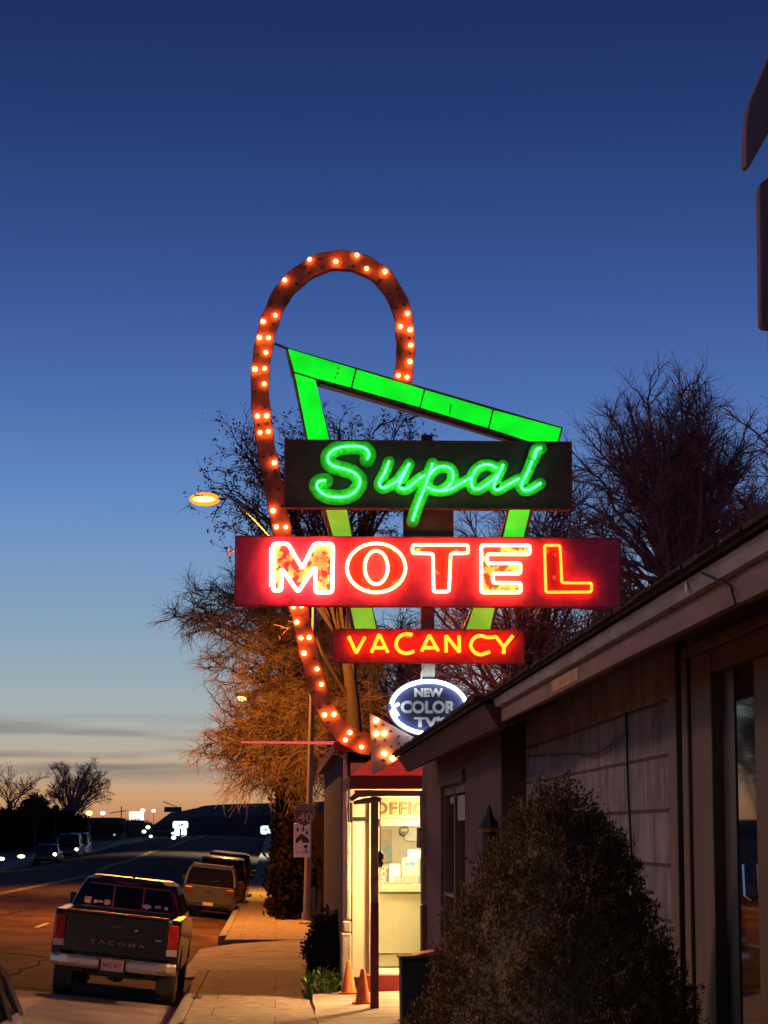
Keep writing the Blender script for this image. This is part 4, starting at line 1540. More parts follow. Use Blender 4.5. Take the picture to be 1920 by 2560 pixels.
M_jun = mat('dark_bush_leaves', (.035, .022, .016), .8, var=.5, scale=8, spec=.2)
a, b_ = W(805, 2440, 36)
bush = thing('round_bush', 'dark untrimmed bush beside the lamp pole base left of the office', 'bush', (.83, 35.6, .15))
g = MB()
pts = []
for i in range(1500):
    u = rng.uniform(-1, 1)
    a = rng.uniform(0, 2 * math.pi)
    q = math.sqrt(1 - u * u)
    d = Vector((q * math.cos(a), q * math.sin(a), u))
    k_r = rng.uniform(.7, 1.02) * (1 + .16 * math.sin(4 * a + 3 * u) + .1 * math.sin(9 * u + 2 * a))
    pts.append(((d.x * .36 * k_r + .05 * d.z, d.y * .5 * k_r, .58 + d.z * .58 * k_r), d))
leaf_cloud(g, pts, .03, rng, .3, 1, 7)
g.build('foliage', M_jun, bush)
MB().ball((0, 0, .55), .42, 14, 9, (.7, 1, 1.1)).build('inner_twigs', M_jun, bush)

M_leaf = mat('green_leaves', (.10, .20, .045), .55, var=.5, scale=7)
M_dry = mat('dry_tan_stalks', (.36, .27, .13), .8, var=.3)
pl_ = thing('leafy_plant', 'low leafy green plant with dry tan stalks beside the cones', 'plant', (.66, 33.3, .22))
g = MB()
pts = []
for i in range(260):
    a = rng.uniform(0, 6.28)
    r = math.sqrt(rng.random())
    z = rng.uniform(.03, .42) * (1 - .4 * r)
    pts.append(((r * .30 * math.cos(a) + .02, r * .3 * math.sin(a), z), (math.cos(a) * .6, math.sin(a) * .6 - .3, .5)))
leaf_cloud(g, pts, .042, rng, .5, .8, 4, 1.5)
g.build('foliage', M_leaf, pl_)
g = MB()
for i in range(46):
    a = rng.uniform(0, 6.28)
    r = rng.uniform(.1, .22)
    x0, y0 = rng.uniform(-.2, .1), rng.uniform(-.25, .0)
    g.tube([(x0, y0, .01), (x0 + r * .4 * math.cos(a), y0 + r * .3 * math.sin(a), .12), (x0 + r * math.cos(a), y0 + r * .7 * math.sin(a), rng.uniform(.12, .3))], [.009, .008, .003], 4)
g.build('stem', M_dry, pl_)
# weeds in the joint behind the kerb
for (x, y, n_, lbl) in ((KX + .03, 33.2, 5, 'weed tuft in the kerb joint farthest along the pavement'), (KX + .02, 28.5, 5, 'weed tuft in the kerb joint halfway along the near pavement'), (KX + .02, 26.2, 6, 'weed tuft in the kerb joint nearest the bottom edge'), (.53, 27.2, 7, 'weed tuft in the joint between sidewalk and forecourt')):
    g = MB()
    z0 = walk_z(y) + .0
    pts = [((x + rng.gauss(0, .03), y + rng.gauss(0, .12), z0 + rng.uniform(.005, .03)), (0, 0, 1)) for _ in range(n_ * 5)]
    leaf_cloud(g, pts, .018, rng, .4, .8, 3)
    tag(g.build('weed_tuft', M_leaf), lbl, 'weed', 'weeds growing in pavement joints')

# ------------------------------------------------------------------ vehicles
M_tyre = mat('tyre_rubber', (.03, .022, .02), .85, var=.2)
M_rim = mat('alloy_rim', (.35, .34, .33), .35, .8)
M_chrome = mat('worn_chrome', (.62, .58, .54), .28, .85, var=.12)
M_blkp = mat('black_plastic', (.015, .014, .014), .6)
M_carglass = glass_mat('car_glass', (.006, .005, .006), .05, .6)
M_red = mat('red_lamp_lens', (.38, .012, .014), .15, var=.25, scale=20, coat=.6)
M_redf = mat('clear_lamp_lens', (.6, .5, .45), .2, var=.15, scale=20)
M_plate = mat('licence_plate', (.62, .45, .40), .5, var=.1)
M_platet = mat('plate_ink', (.12, .05, .06), .6)


def wheel(parent, x, y, r=.38, wd_=.25, side=1, simple=False):
    g = MB()
    g.lathe([(r * .62, -wd_ / 2), (r * .93, -wd_ / 2), (r, -wd_ * .36), (r, wd_ * .36), (r * .93, wd_ / 2), (r * .62, wd_ / 2)], (x, y, r), 22, 'x', cap=False)
    t_ = g.build('tyre' if not simple else 'wheel', M_tyre, parent, smooth=True)
    g = MB()
    g.lathe([(.04, side * wd_ * .42), (r * .2, side * wd_ * .45), (r * .6, side * wd_ * .3), (r * .63, side * wd_ * .48), (r * .63, -side * wd_ * .4)], (x, y, r), 16, 'x')
    g.build('rim', M_rim, t_)
    return t_


def rect_ring(y, x, z0, z1, r=.06, lean=0):
    """rounded rectangle ring across the car at station y"""
    out = []
    for cx, cz, a0 in ((x - r, z1 - r, 0), (-x + r, z1 - r, 90), (-x + r, z0 + r, 180), (x - r, z0 + r, 270)):
        for k_ in (0, 30, 60, 90):
            a = rad(a0 + k_)
            out.append((cx + r * math.cos(a), y, cz + r * math.sin(a)))
    return out


# --- the dark pickup
M_truck = mat('dark_metallic_paint', (.012, .007, .007), .3, .1, var=.15, coat=.3)
TX = -2.33
TY = 33.0
rzl, rzr = road_z(TX - .8, TY), road_z(TX + .8, TY)
roll = math.atan2(rzl - rzr, 1.6)
pitch_ = math.atan2(road_z(TX, TY + 4.4) - road_z(TX, TY + 1.1), 3.3)
tr = thing('pickup_truck', 'dark double cab pickup truck parked at the kerb with stickers on its rear window', 'pickup truck', (TX, TY, (rzl + rzr) / 2), (pitch_, roll, 0), group=None)
tr.scale = (.965, 1, .985)


def arch(cy, r, n=9, z0=.52):
    return [(cy + r * math.cos(math.pi * i / n), max(z0, .40 + r * math.sin(math.pi * i / n))) for i in range(n + 1)]


# outer side panels with wheel openings
for sgn in (-1, 1):
    prof_ = [(.04, .62), (.04, 1.20), (.10, 1.275), (1.78, 1.285), (1.80, 1.26), (3.9, 1.20), (5.0, 1.05), (5.22, .9), (5.25, .55)]
    poly = prof_ + arch(4.35, .47)[:] + [(3.8, .50), (1.7, .50)] + arch(1.12, .47) + [(.5, .62)]
    g = MB()
    x0, x1 = (.78, .925) if sgn > 0 else (-.925, -.78)
    g.prism(poly, x0, x1, 'x')
    g.build('side_panel', M_truck, tr, bevel=.03)
g = MB()
g.box(-.779, .779, 1.76, 5.1, .5, 1.14)
g.box(-.779, .779, .06, 1.76, .70, .78)
g.box(-.6, .6, .15, 1.7, .42, .69)
g.build('body', M_truck, tr)
g = MB()
g.loft([rect_ring(1.82, .80, 1.15, 1.30, .05), rect_ring(1.83, .855, 1.16, 1.34, .06)])
cab = []
for (z, x, y0, y1, r) in ((1.20, .865, 1.79, 4.15, .05), (1.30, .86, 1.79, 4.05, .07), (1.60, .75, 1.90, 3.55, .12), (1.70, .70, 1.98, 3.30, .16), (1.755, .60, 2.12, 3.05, .16)):
    out = []
    for cx, cy, a0 in ((x - r, y1 - r, 0), (-x + r, y1 - r, 90), (-x + r, y0 + r, 180), (x - r, y0 + r, 270)):
        for k_ in (0, 30, 60, 90):
            a = rad(a0 + k_)
            out.append((cx + r * math.cos(a), cy + r * math.sin(a), z))
    cab.append(out)
co = MB().loft(cab).build('cab', M_truck, tr, smooth=False, bevel=.02)
# rear window: three panes on the sloping back of the cab
def back(x, z, o=.0):
    t_ = (z - 1.30) / .30
    return (x, 1.79 + .11 * t_ - .006 - o, z)


def pane_(name, x0, x1, z0, z1, m, parent, xt0=None, xt1=None, o=0, th=.01):
    a = [back(x0, z0, o), back(x1, z0, o), back(x1 if xt1 is None else xt1, z1, o), back(x0 if xt0 is None else xt0, z1, o)]
    b = [(p[0], p[1] + th, p[2]) for p in a]
    return MB().add(a + b, [(0, 1, 2, 3), (7, 6, 5, 4), (0, 4, 5, 1), (1, 5, 6, 2), (2, 6, 7, 3), (3, 7, 4, 0)]).build(name, m, parent)


M_frm = mat('window_seal', (.22, .10, .10), .5)
rw = pane_('rear_window', -.70, .70, 1.30, 1.625, M_carglass, tr, -.615, .615, 0)
pane_('window_frame', -.705, .705, 1.285, 1.302, M_frm, rw, o=.004)
pane_('window_frame', -.62, .62, 1.626, 1.642, M_frm, rw, o=.004)
pane_('window_frame', -.245, -.225, 1.303, 1.625, M_frm, rw, o=.004)
pane_('window_frame', .215, .235, 1.303, 1.625, M_frm, rw, o=.004)
MB().box(-.22, .14, 1.925, 1.95, 1.665, 1.69).build('brake_light', mat('dim_red_lens', (.2, .02, .02), .3), tr)
M_stk = mat('sticker_vinyl', (.9, .66, .62), .6, var=.15, scale=30)
M_stk2 = mat('sticker_vinyl_marked', (.9, .6, .55), .6, col2=(.4, .05, .05), scale=26, thr=(.5, .6))


def sticker(pts, m=M_stk):
    mx_, mz_ = sum(p[0] for p in pts) / len(pts), sum(p[1] for p in pts) / len(pts)
    pts = [(mx_ + (x - mx_) * 1.3, mz_ + (z - mz_) * 1.25 + .005) for x, z in pts]
    a = [back(x, z, .0065) for x, z in pts]
    b = [(p[0], p[1] + .005, p[2]) for p in a]
    k_ = len(a)
    MB().add(a + b, [tuple(range(k_)), tuple(range(2 * k_ - 1, k_ - 1, -1))] + [(i, (i + 1) % k_, (i + 1) % k_ + k_, i + k_) for i in range(k_)]).build('sticker', m, rw)


def blob(cx, cz, rx, rz, n=10):
    return [(cx + rx * math.cos(6.283 * i / n), cz + rz * math.sin(6.283 * i / n)) for i in range(n)]


sticker([(-.66, 1.335), (-.58, 1.335), (-.58, 1.41), (-.66, 1.41)], M_stk2)
sticker(blob(-.50, 1.36, .022, .024))
sticker(blob(-.43, 1.365, .035, .016), M_stk2)
sticker(blob(-.32, 1.365, .042, .036), M_stk2)
sticker(blob(.10 + .19, 1.36, .055, .026))
sticker([(.24, 1.35), (.29, 1.30 + .02), (.34, 1.35)], M_stk)
sticker(blob(.46, 1.368, .04, .02), M_stk2)
sticker(blob(.59, 1.36, .024, .024))
# shark fin, side windows, mirrors
MB().prism([(2.35, 1.752), (2.55, 1.752), (2.5, 1.80), (2.45, 1.80)], -.02, .02, 'x').build('roof_antenna', M_blkp, tr)
for sgn in (-1, 1):
    g = MB()
    a = [(sgn * .868, 1.98, 1.31), (sgn * .868, 3.75, 1.31), (sgn * .762, 3.38, 1.58), (sgn * .762, 2.05, 1.58)]
    b = [(p[0] - sgn * .02, p[1], p[2]) for p in a]
    g.add(a + b, [(0, 1, 2, 3), (7, 6, 5, 4), (0, 4, 5, 1), (1, 5, 6, 2), (2, 6, 7, 3), (3, 7, 4, 0)])
    g.build('side_window', M_carglass, tr)
    g = MB()
    g.loft([[(sgn * (.90 + u), 3.75 + (.03 if q in (1, 2) else -.05), 1.24 + (.17 if q > 1 else 0)) for q in range(4)] for u in (0, .17)])
    g.build('mirror', M_truck, tr, bevel=.02)
# tailgate
tg = MB()
tg.box(-.735, .735, -.035, .03, .70, 1.255)
tgo = tg.build('tailgate', M_truck, tr, bevel=.018)
MB().box(-.74, .74, -.05, .05, 1.2565, 1.292).build('top_lip', mat('worn_lip', (.09, .045, .045), .4, .3), tgo, bevel=.01)
MB().prism([(-.13, 1.055), (.13, 1.055), (.15, 1.15), (-.15, 1.15)], -.043, -.0355).build('handle_bezel', M_blkp, tgo, bevel=.004)
MB().box(-.08, .08, -.056, -.044, 1.08, 1.12).build('handle', mat('handle_plastic', (.05, .04, .04), .4), tgo, bevel=.004)
t = MB()
text_mb(t, 'TACOMA', .105, .03, .865, -.0375, .006, .001, spacing=1.5, width=.80, height=.052)
t.build('lettering', mat('stamped_letters', (.24, .17, .15), .45, .3), tgo)
MB().box(.57, .66, -.041, -.0362, .955, .975).build('badge', M_chrome, tgo)
MB().ball((.28, -.036, 1.075), .018, 8, 5, (1.3, .4, .7)).build('key_lock', M_chrome, tgo)
for sgn in (-1, 1):
    g = MB()
    a = sorted((sgn * .745, sgn * .90))
    g.loft([[(a[0], -.03, .86), (a[1], -.0, .86), (a[1], .06, .86), (a[0], .06, .86)], [(a[0], -.035, 1.0), (a[1], .01, 1.0), (a[1], .08, 1.0), (a[0], .08, 1.0)], [(a[0], -.03, 1.2), (a[1] - (.02 if sgn > 0 else 0), .02, 1.2), (a[1], .08, 1.2), (a[0], .08, 1.2)]])
    tl = g.build('tail_light', M_red, tr, bevel=.01)
    g = MB()
    g.loft([[(a[0], -.022, .76), (a[1], .01, .76), (a[1], .06, .76), (a[0], .06, .76)], [(a[0], -.03, .858), (a[1], .0, .858), (a[1], .06, .858), (a[0], .06, .858)]])
    g.build('reversing_lens', M_redf, tl, bevel=.006)
# bumper: chrome wrap with a central step and plate
g = MB()
rings = []
for i in range(15):
    x = -.91 + 1.82 * i / 14
    yy = -.16 + .12 * max(0, (abs(x) - .62) / .3) ** 2
    rings.append([(x, yy, .66), (x, yy - .015, .62), (x, yy - .015, .54), (x, yy + .03, .49), (x, yy + .16, .49), (x, yy + .16, .66)])
g.loft(rings)
g.build('bumper', M_chrome, tr, bevel=.012)
MB().box(-.239, .239, -.182, -.0, .635, .664).build('bumper_step', mat('step_plastic', (.12, .07, .065), .7), tr)
MB().box(-.2, .2, -.179, -.0, .44, .634).build('plate_recess', M_blkp, tr)
lp_ = MB().box(-.16, .16, -.192, -.183, .485, .645).build('licence_plate', M_plate, tr, bevel=.004)
t = MB()
text_mb(t, 'BRC 417', .075, 0, .565, -.1945, .003, .001, width=.26, height=.06)
t.build('plate_number', M_platet, lp_)
g = MB()
g.box(-.05, .05, -.13, .1, .36, .43)
g.tube([(-.45, .12, .42), (.45, .12, .42)], .035, 8)
g.build('tow_hitch', M_blkp, tr)
g = MB()
g.tube([(-.62, 1.12, .38), (.62, 1.12, .38)], .05, 8)
g.ball((0, 1.12, .38), .13, 10, 6)
g.tube([(.5, .25, .42), (.55, .9, .42)], .03, 8)
g.build('axle', M_blkp, tr)
MB().box(-.30, .40, .5, 1.0, .40, .5).build('spare_wheel', M_tyre, tr)
g = MB()
for sgn in (-1, 1):
    a = sorted((sgn * .62, sgn * .86))
    MB().box(a[0], a[1], .66, .68, .18, .55).build('mud_flap', M_blkp, tr)
for x, y in ((-.78, 1.12), (.78, 1.12), (-.78, 4.35), (.78, 4.35)):
    wheel(tr, x, y, .385, .26, 1 if x > 0 else -1)


M_red2 = mat('dull_red_lens', (.12, .012, .012), .3)


def make_car(name, label, cat, paint, L_=4.5, Wd=1.76, H_=1.66, belt=.98, roof=(.25, 2.9), base=(.02, 3.7), loc=(0, 0, 0), rot=(0, 0, 0), group=None, front_lamps=False, detail=True, extra=None, hood=.98):
    """rear at y=0, front at y=L_; rounded body, glass house, lamps, plate, bumpers, wheels"""
    t_ = thing(name, label, cat, loc, rot, group)
    hw_ = Wd / 2
    st = [(0, .86, .45, belt - .04), (.05, .96, .30, belt), (.5, 1, .24, belt + .01), (L_ * .5, 1, .22, belt + .01), (L_ * .74, 1, .24, min(belt, hood) + .01), (L_ * .93, .96, .26, hood - .12), (L_, .82, .36, hood - .3)]
    MB().loft([rect_ring(y, hw_ * f_, z0, z1, .11) for y, f_, z0, z1 in st]).build('body', paint, t_, smooth=False, bevel=.03)
    gh = []
    y0, y3 = base
    y1, y2 = roof
    for (z, x, a, b) in ((belt - .03, hw_ * .93, y0, y3), (belt + (H_ - belt) * .5, hw_ * .86, y0 + (y1 - y0) * .5, y3 + (y2 - y3) * .5), (H_ - .07, hw_ * .76, y1, y2)):
        r = .12
        out = []
        for cx, cy, a0 in ((x - r, b - r, 0), (-x + r, b - r, 90), (-x + r, a + r, 180), (x - r, a + r, 270)):
            for k_ in (0, 45, 90):
                q = rad(a0 + k_)
                out.append((cx + r * math.cos(q), cy + r * math.sin(q), z))
        gh.append(out)
    MB().loft(gh).build('windows', M_carglass, t_)
    g = MB()
    top = []
    for (z, x, a, b, r) in ((H_ - .085, hw_ * .775, y1 - .03, y2 + .03, .14), (H_ - .04, hw_ * .76, y1 - .03, y2 + .02, .14), (H_, hw_ * .60, y1 + .18, y2 - .2, .14)):
        out = []
        for cx, cy, a0 in ((x - r, b - r, 0), (-x + r, b - r, 90), (-x + r, a + r, 180), (x - r, a + r, 270)):
            for k_ in (0, 45, 90):
                q = rad(a0 + k_)
                out.append((cx + r * math.cos(q), cy + r * math.sin(q), z))
        top.append(out)
    g.loft(top)
    for sgn in (-1, 1):
        for (ya, yb) in ((y0 + .05, y1 + .05), (y3 - .05, y2 - .03), ((y0 + y3) / 2 - .1, (y1 + y2) / 2 - .05), (y0 + (y3 - y0) * .22, y1 + (y2 - y1) * .16)):
            g.tube([(sgn * hw_ * .925, ya, belt - .03), (sgn * hw_ * .865, (ya + yb) / 2, belt + (H_ - belt) * .5), (sgn * hw_ * .762, yb, H_ - .07)], .045 if detail else .05, 6)
    g.build('roof', paint, t_)
    for x in (-1, 1):
        for y in (L_ * .185, L_ * .815):
            wheel(t_, x * (hw_ - .12), y, .34, .22, x)
    for sgn in (-1, 1):
        a = sorted((sgn * hw_ * .62, sgn * hw_ * .93))
        MB().box(a[0], a[1], -.012, .12, belt - .28, belt - .1).build('tail_light', M_red2, t_, bevel=.02)
        MB().box(a[0], a[1], L_ - .16, L_ - .04, hood - .36, hood - .24).build('headlight', front_lamps or M_redf, t_, bevel=.02)
        a = sorted((sgn * hw_ * .99, sgn * (hw_ + .16)))
        MB().box(a[0], a[1], y3 - .55, y3 - .4, belt, belt + .15).build('mirror', M_blkp, t_, bevel=.03)
    if detail:
        MB().box(-hw_ * .8, hw_ * .8, -.06, .05, .36, .52).build('bumper', M_blkp, t_, bevel=.03)
        MB().box(-.16, .16, -.0705, -.061, .40, .50).build('licence_plate', M_plate, t_)
    return t_


def place(x, y, L_=4.5):
    a, b = road_z(x - .8, y + 1), road_z(x + .8, y + 1)
    return (x, y, (a + b) / 2), (math.atan2(road_z(x, y + 3.5) - road_z(x, y + .8), 2.7), math.atan2(a - b, 1.6), 0)


M_gold = mat('tan_metallic_paint', (.065, .062, .062), .5, .3, var=.1, coat=.5)
M_dcar = mat('dark_grey_car_paint', (.035, .03, .035), .3, .4, coat=.5)
M_scar = mat('silver_car_paint', (.45, .44, .43), .3, .6, coat=.5)
M_rcar = mat('deep_red_car_paint', (.07, .02, .018), .3, .4, coat=.5)
l_, r_ = place(-2.16, 73)
suv = make_car('parked_suv', 'grey metallic SUV parked at the kerb beyond the driveway, rear wiper and plate showing', 'car', M_gold, 4.4, 1.68, 1.63, 1.04, (.32, 3.2), (.0, 3.75), l_, r_, 'cars parked along the near kerb')
MB().tube([(-.04, .0, 1.12), (.26, .07, 1.18)], .012, 5).build('rear_wiper', M_blkp, suv)
MB().box(-.09, .09, -.012, -.0, .80, .84).build('badge', M_blkp, suv)
g = MB()
for sgn in (-1, 1):
    g.tube([(sgn * .6, .45, 1.60), (sgn * .6, .5, 1.65), (sgn * .6, 2.9, 1.65), (sgn * .6, 3.0, 1.60)], .02, 6)
g.tube([(-.6, .9, 1.655), (.6, .9, 1.655)], .018, 6)
g.build('roof_rack', M_chrome, suv)
l_, r_ = place(-2.0, 80.5)
make_car('parked_suv', 'dark red SUV parked directly in front of the grey one', 'car', M_rcar, 4.7, 1.85, 1.84, 1.1, (.3, 3.3), (.0, 3.9), l_, r_, 'cars parked along the near kerb')
l_, r_ = place(-2.0, 90)
make_car('parked_suv', 'dark grey SUV, farthest of the cars parked along the near kerb', 'car', M_dcar, 4.7, 1.85, 1.95, 1.15, (.3, 3.3), (.0, 3.9), l_, r_, 'cars parked along the near kerb')
# car whose roof corner shows at the lower left edge
l_, r_ = place(-2.86, 14.9)
l_ = (l_[0], l_[1] + 4.0, l_[2])
r_ = (0, 0, math.pi)
make_car('silver_car', 'silver car cut off at the lower left corner, parked behind the pickup', 'car', M_scar, 4.6, 1.82, 1.52, .90, (1.5, 3.0), (.25, 3.9), l_, r_, 'cars parked along the near kerb', hood=.9)
# cars on the far side
M_hl = glow('headlight_glint', (1, .93, .8), 5)  # emission stands in for light glinting off the parked cars
for i, (px, Yc, lbl, pt, HH, WW, bl) in enumerate(((122, 168, 'dark sedan, nearest of the cars parked across the road', M_dcar, 1.45, 1.8, .95), (176, 186, 'dark van in the middle of the cars parked across the road', M_dcar, 1.95, 1.9, 1.15), (198, 194, 'silver van, farthest of the cars parked across the road', M_scar, 1.95, 1.9, 1.15))):
    X = (px - 690) * Yc / F_PX
    l_, r_ = (X, Yc, road_z(X, Yc)), (0, 0, 0)
    c = make_car('parked_car', lbl, 'car', pt, 4.6, WW, HH, bl, (.4, 2.9), (.1, 3.6), l_, (0, 0, math.pi), 'cars parked across the road', front_lamps=None, detail=False)
    c.location.y += 4.6
    if i < 2:
        MB().ball((-WW * .40, 4.56, .72), .13, 8, 6, (1.1, .5, 1)).build('headlight', M_hl, c)
# low lamps by the far sidewalk
for px, py in ((4, 2147), (53, 2141)):
    Yc = 150
    a, b = W(px, py, Yc)
    t_ = thing('ground_lamp', 'low bright garden lamp %s beyond the far sidewalk' % ('nearest the left edge' if px < 20 else 'second from the left edge'), 'garden lamp', (a, Yc, b - .5), group='low garden lamps')
    MB().tube([(0, 0, -.3), (0, 0, .4)], .04, 6).build('stake', M_blkp, t_)
    MB().ball((0, 0, .5), .15, 8, 6, (1.6 if px > 20 else 1.3, 1, .7)).build('globe', glow('garden_lamp_glow', (1, .86, .5), 6), t_)

# ------------------------------------------------------------------ lit signs and lamps down the road
def far_sign(label, cat, x0, y0, x1, y1, Y, m, shapes=(), pole=True, name='lit_sign', radius=.4):
    a, t_ = W(x0, y0, Y)
    c, b_ = W(x1, y1, Y)
    cx, hw_, hh_ = (a + c) / 2, (c - a) / 2, (t_ - b_) / 2
    zg = walk_z(Y) if Y < 380 else b_ - 4
    o = thing(name, label, cat, (cx, Y, zg), group=None)
    r = min(radius, hh_ * .5)
    pts = []
    for sx_, sz_, a0 in ((1, 1, 0), (-1, 1, 90), (-1, -1, 180), (1, -1, 270)):
        for k_ in (0, 45, 90):
            q = rad(a0 + k_)
            pts.append((sx_ * (hw_ - r) + r * math.cos(q), sz_ * (hh_ - r) + r * math.sin(q) + b_ + hh_ - zg))
    fo = MB().prism(pts, 0, .25).build('face', m, o)
    for (sm, P4) in shapes:
        MB().prism([(W(x, y, Y)[0] - cx, W(x, y, Y)[1] - zg) for x, y in P4], -.06, -.01).build('emblem', sm, fo)
    if pole:
        MB().box(-.12, .12, .06, .2, -.3, b_ - zg - .002).build('pole', M_dark, o)
    return o


GW = glow('cool_white_sign_face', (.82, 1, .95), 2.0)
GW2 = glow('warm_white_sign_face', (1, .93, .86), 1.8)
M_bl = glow('blue_sign_mark', (.10, .22, .36), 1)
M_gr = glow('pinkish_sign_line', (.75, .6, .5), 1)
far_sign('bright white billboard with faint lines, standing against the sunset sky', 'billboard', 323, 2029, 359, 2051, 620, GW2, [(M_gr, [(331, 2037), (352, 2038), (352, 2039.5), (331, 2038.5)])], radius=.3)
fs_ = far_sign('large white rounded sign with a blue swoosh at the foot of the hill', 'lit sign', 432, 2053, 470, 2071, 330, GW, [(M_bl, [(443, 2064), (449, 2062), (456, 2058), (460, 2061), (456, 2064), (449, 2065), (446, 2067)])], radius=.3)
far_sign('lower white panel under the swoosh sign', 'lit sign', 436, 2072, 466, 2089, 330.5, GW, [(M_bl, [(449, 2086), (461, 2087), (461, 2095), (450, 2094)])], radius=.25)
far_sign('small white shield shaped sign at the right end of the dark hill', 'lit sign', 651, 2064, 677, 2086, 345, glow('grey_white_face', (.8, .9, .85), 1.1), [(glow('dim_stripe', (.35, .42, .4), 1), [(656, 2076), (664, 2070), (674, 2078), (666, 2076)])], radius=.5)


def lampdot(label, px, py, Y, r, col, st, name='distant_lamp', cat='street lamp', h=True):
    a, b = W(px, py, Y)
    t_ = thing(name, label, cat, (a, Y, b), group='distant lamps at the end of the road')
    MB().ball((0, 0, 0), r, 10, 6, (1.1, .6, .85)).build('lens', glow('lamp_glow', col, st), t_)
    if h:
        MB().box(-.06, .06, .1, .2, -min(8, b - 1), 0).build('pole', M_dark, t_)


lampdot('distant amber lamp between the twin bare trees and the billboard', 223, 2033, 420, .52, (1, .62, .12), 6)
lampdot('distant pale green-white lamp right of the amber one', 257, 2033, 430, .42, (.8, 1, .75), 3)
lampdot('distant lamp at the top right corner of the billboard', 357, 2026, 640, .6, (1, .92, .8), 3)
lampdot('distant lamp on the slope right of the billboard', 384, 2027, 640, .55, (1, .86, .75), 2)
lampdot('distant green traffic light below the hill slope', 370, 2068, 300, .28, (.35, 1, .3), 3, 'traffic_light', 'traffic light')
lampdot('distant bluish lamp left of the green light', 360, 2079, 300, .27, (.75, .85, 1), 2)
lampdot('distant lamp at the crest of the road', 377, 2091, 280, .2, (1, .95, .9), 2)
lampdot('round lamp at the foot of the swoosh sign', 434, 2094, 300, .28, (1, 1, .9), 3)
lampdot('small lamp between the posts left of the swoosh sign', 432, 2083, 300, .18, (1, 1, .9), 2)
lampdot('faint orange lamp among dark houses left of the road', 286, 2087, 260, .14, (.5, .3, .2), 1)
# unlit street lamp silhouette on the hill, low pole with crossbar
a, b = W(430, 2060, 700)
sl = thing('street_lamp', 'thin unlit street lamp silhouetted over the dark hill', 'street lamp', (a, 700, 2))
p0, p1, p2 = W(440, 2060, 700), W(437, 2016, 700), W(408, 2004, 700)
MB().tube([(p0[0] - a, 0, -2), (p0[0] - a, 0, p1[1] - 2), (p1[0] - a - 1, 0, p1[1] + .4 - 2), (p2[0] - a, 0, p2[1] - 2)], .14, 5).build('pole', M_dark, sl)
MB().box(p0[0] - a - 3.6, p0[0] - a + 1.6, 0, .6, W(0, 2030, 700)[1] - 2, W(0, 2017, 700)[1] - 2).build('sign_back', M_dark, sl)
a, b = W(303, 2050, 300)
up_ = thing('utility_pole', 'thin dark utility pole with a crossarm left of the billboard', 'utility pole', (a, 300, 1.8))
MB().tube([(0, 0, 0), (0, 0, W(0, 2016, 300)[1] - 1.8)], .07, 6).build('pole', M_dark, up_)
MB().tube([(-1.5, 0, W(0, 2033, 300)[1] - 1.8), (.7, 0, W(0, 2026, 300)[1] - 1.8)], .06, 5).build('crossarm', M_dark, up_)

# dark houses and hedges along the left horizon
M_hs = mat('dark_house_wall', (.06, .026, .02), .9, var=.3)
M_hr = mat('dark_house_roof', (.055, .024, .02), .95, var=.3)


def house(label, x0, x1, ytop, yeave, Y, depth=9, hip=.25):
    a, zt_ = W(x0, ytop, Y)
    c, ze = W(x1, yeave, Y)
    z0 = walk_z(Y) - .3
    o = thing('house', label, 'house', ((a + c) / 2, Y, z0), group='dark houses along the left horizon')
    hw_ = (c - a) / 2
    MB().box(-hw_, hw_, 0, depth, 0, ze - z0).build('wall', M_hs, o)
    g = MB()
    e = .4
    zz = ze - z0
    zr_ = zt_ - z0
    if zr_ - zz > .15:
        hp = hw_ * hip
        g.add([(-hw_ - e, -e, zz), (hw_ + e, -e, zz), (hw_ + e, depth + e, zz), (-hw_ - e, depth + e, zz), (-hw_ + hp, depth * .5, zr_), (hw_ - hp, depth * .5, zr_)], [(0, 1, 5, 4), (1, 2, 5), (2, 3, 4, 5), (3, 0, 4), (0, 3, 2, 1)])
    else:
        g.box(-hw_ - e, hw_ + e, -e, depth + e, zz + .001, zz + .2)
    g.build('roof', M_hr, o)
    for u in (-.5, .35):
        MB().box(hw_ * u, hw_ * u + min(1.2, hw_ * .3), -.03, -.002, zz * .35, zz * .75).build('window', M_dark, o)
    MB().box(-hw_ * .05, hw_ * .05 + .5, -.04, -.002, 0, min(2.1, zz * .9)).build('door', M_dark, o)
    return o


house('long dark low house with a hipped roof at the left edge of the picture', -150, 200, 2023, 2052, 240, 14, .36)
house('flat topped dark building below the amber lamp', 196, 300, 2043, 2046, 300, 12)
house('low dark shed beside the flat topped building', 300, 372, 2056, 2062, 340, 10)
house('dark low building behind the swoosh sign', 380, 428, 2076, 2080, 380, 8)

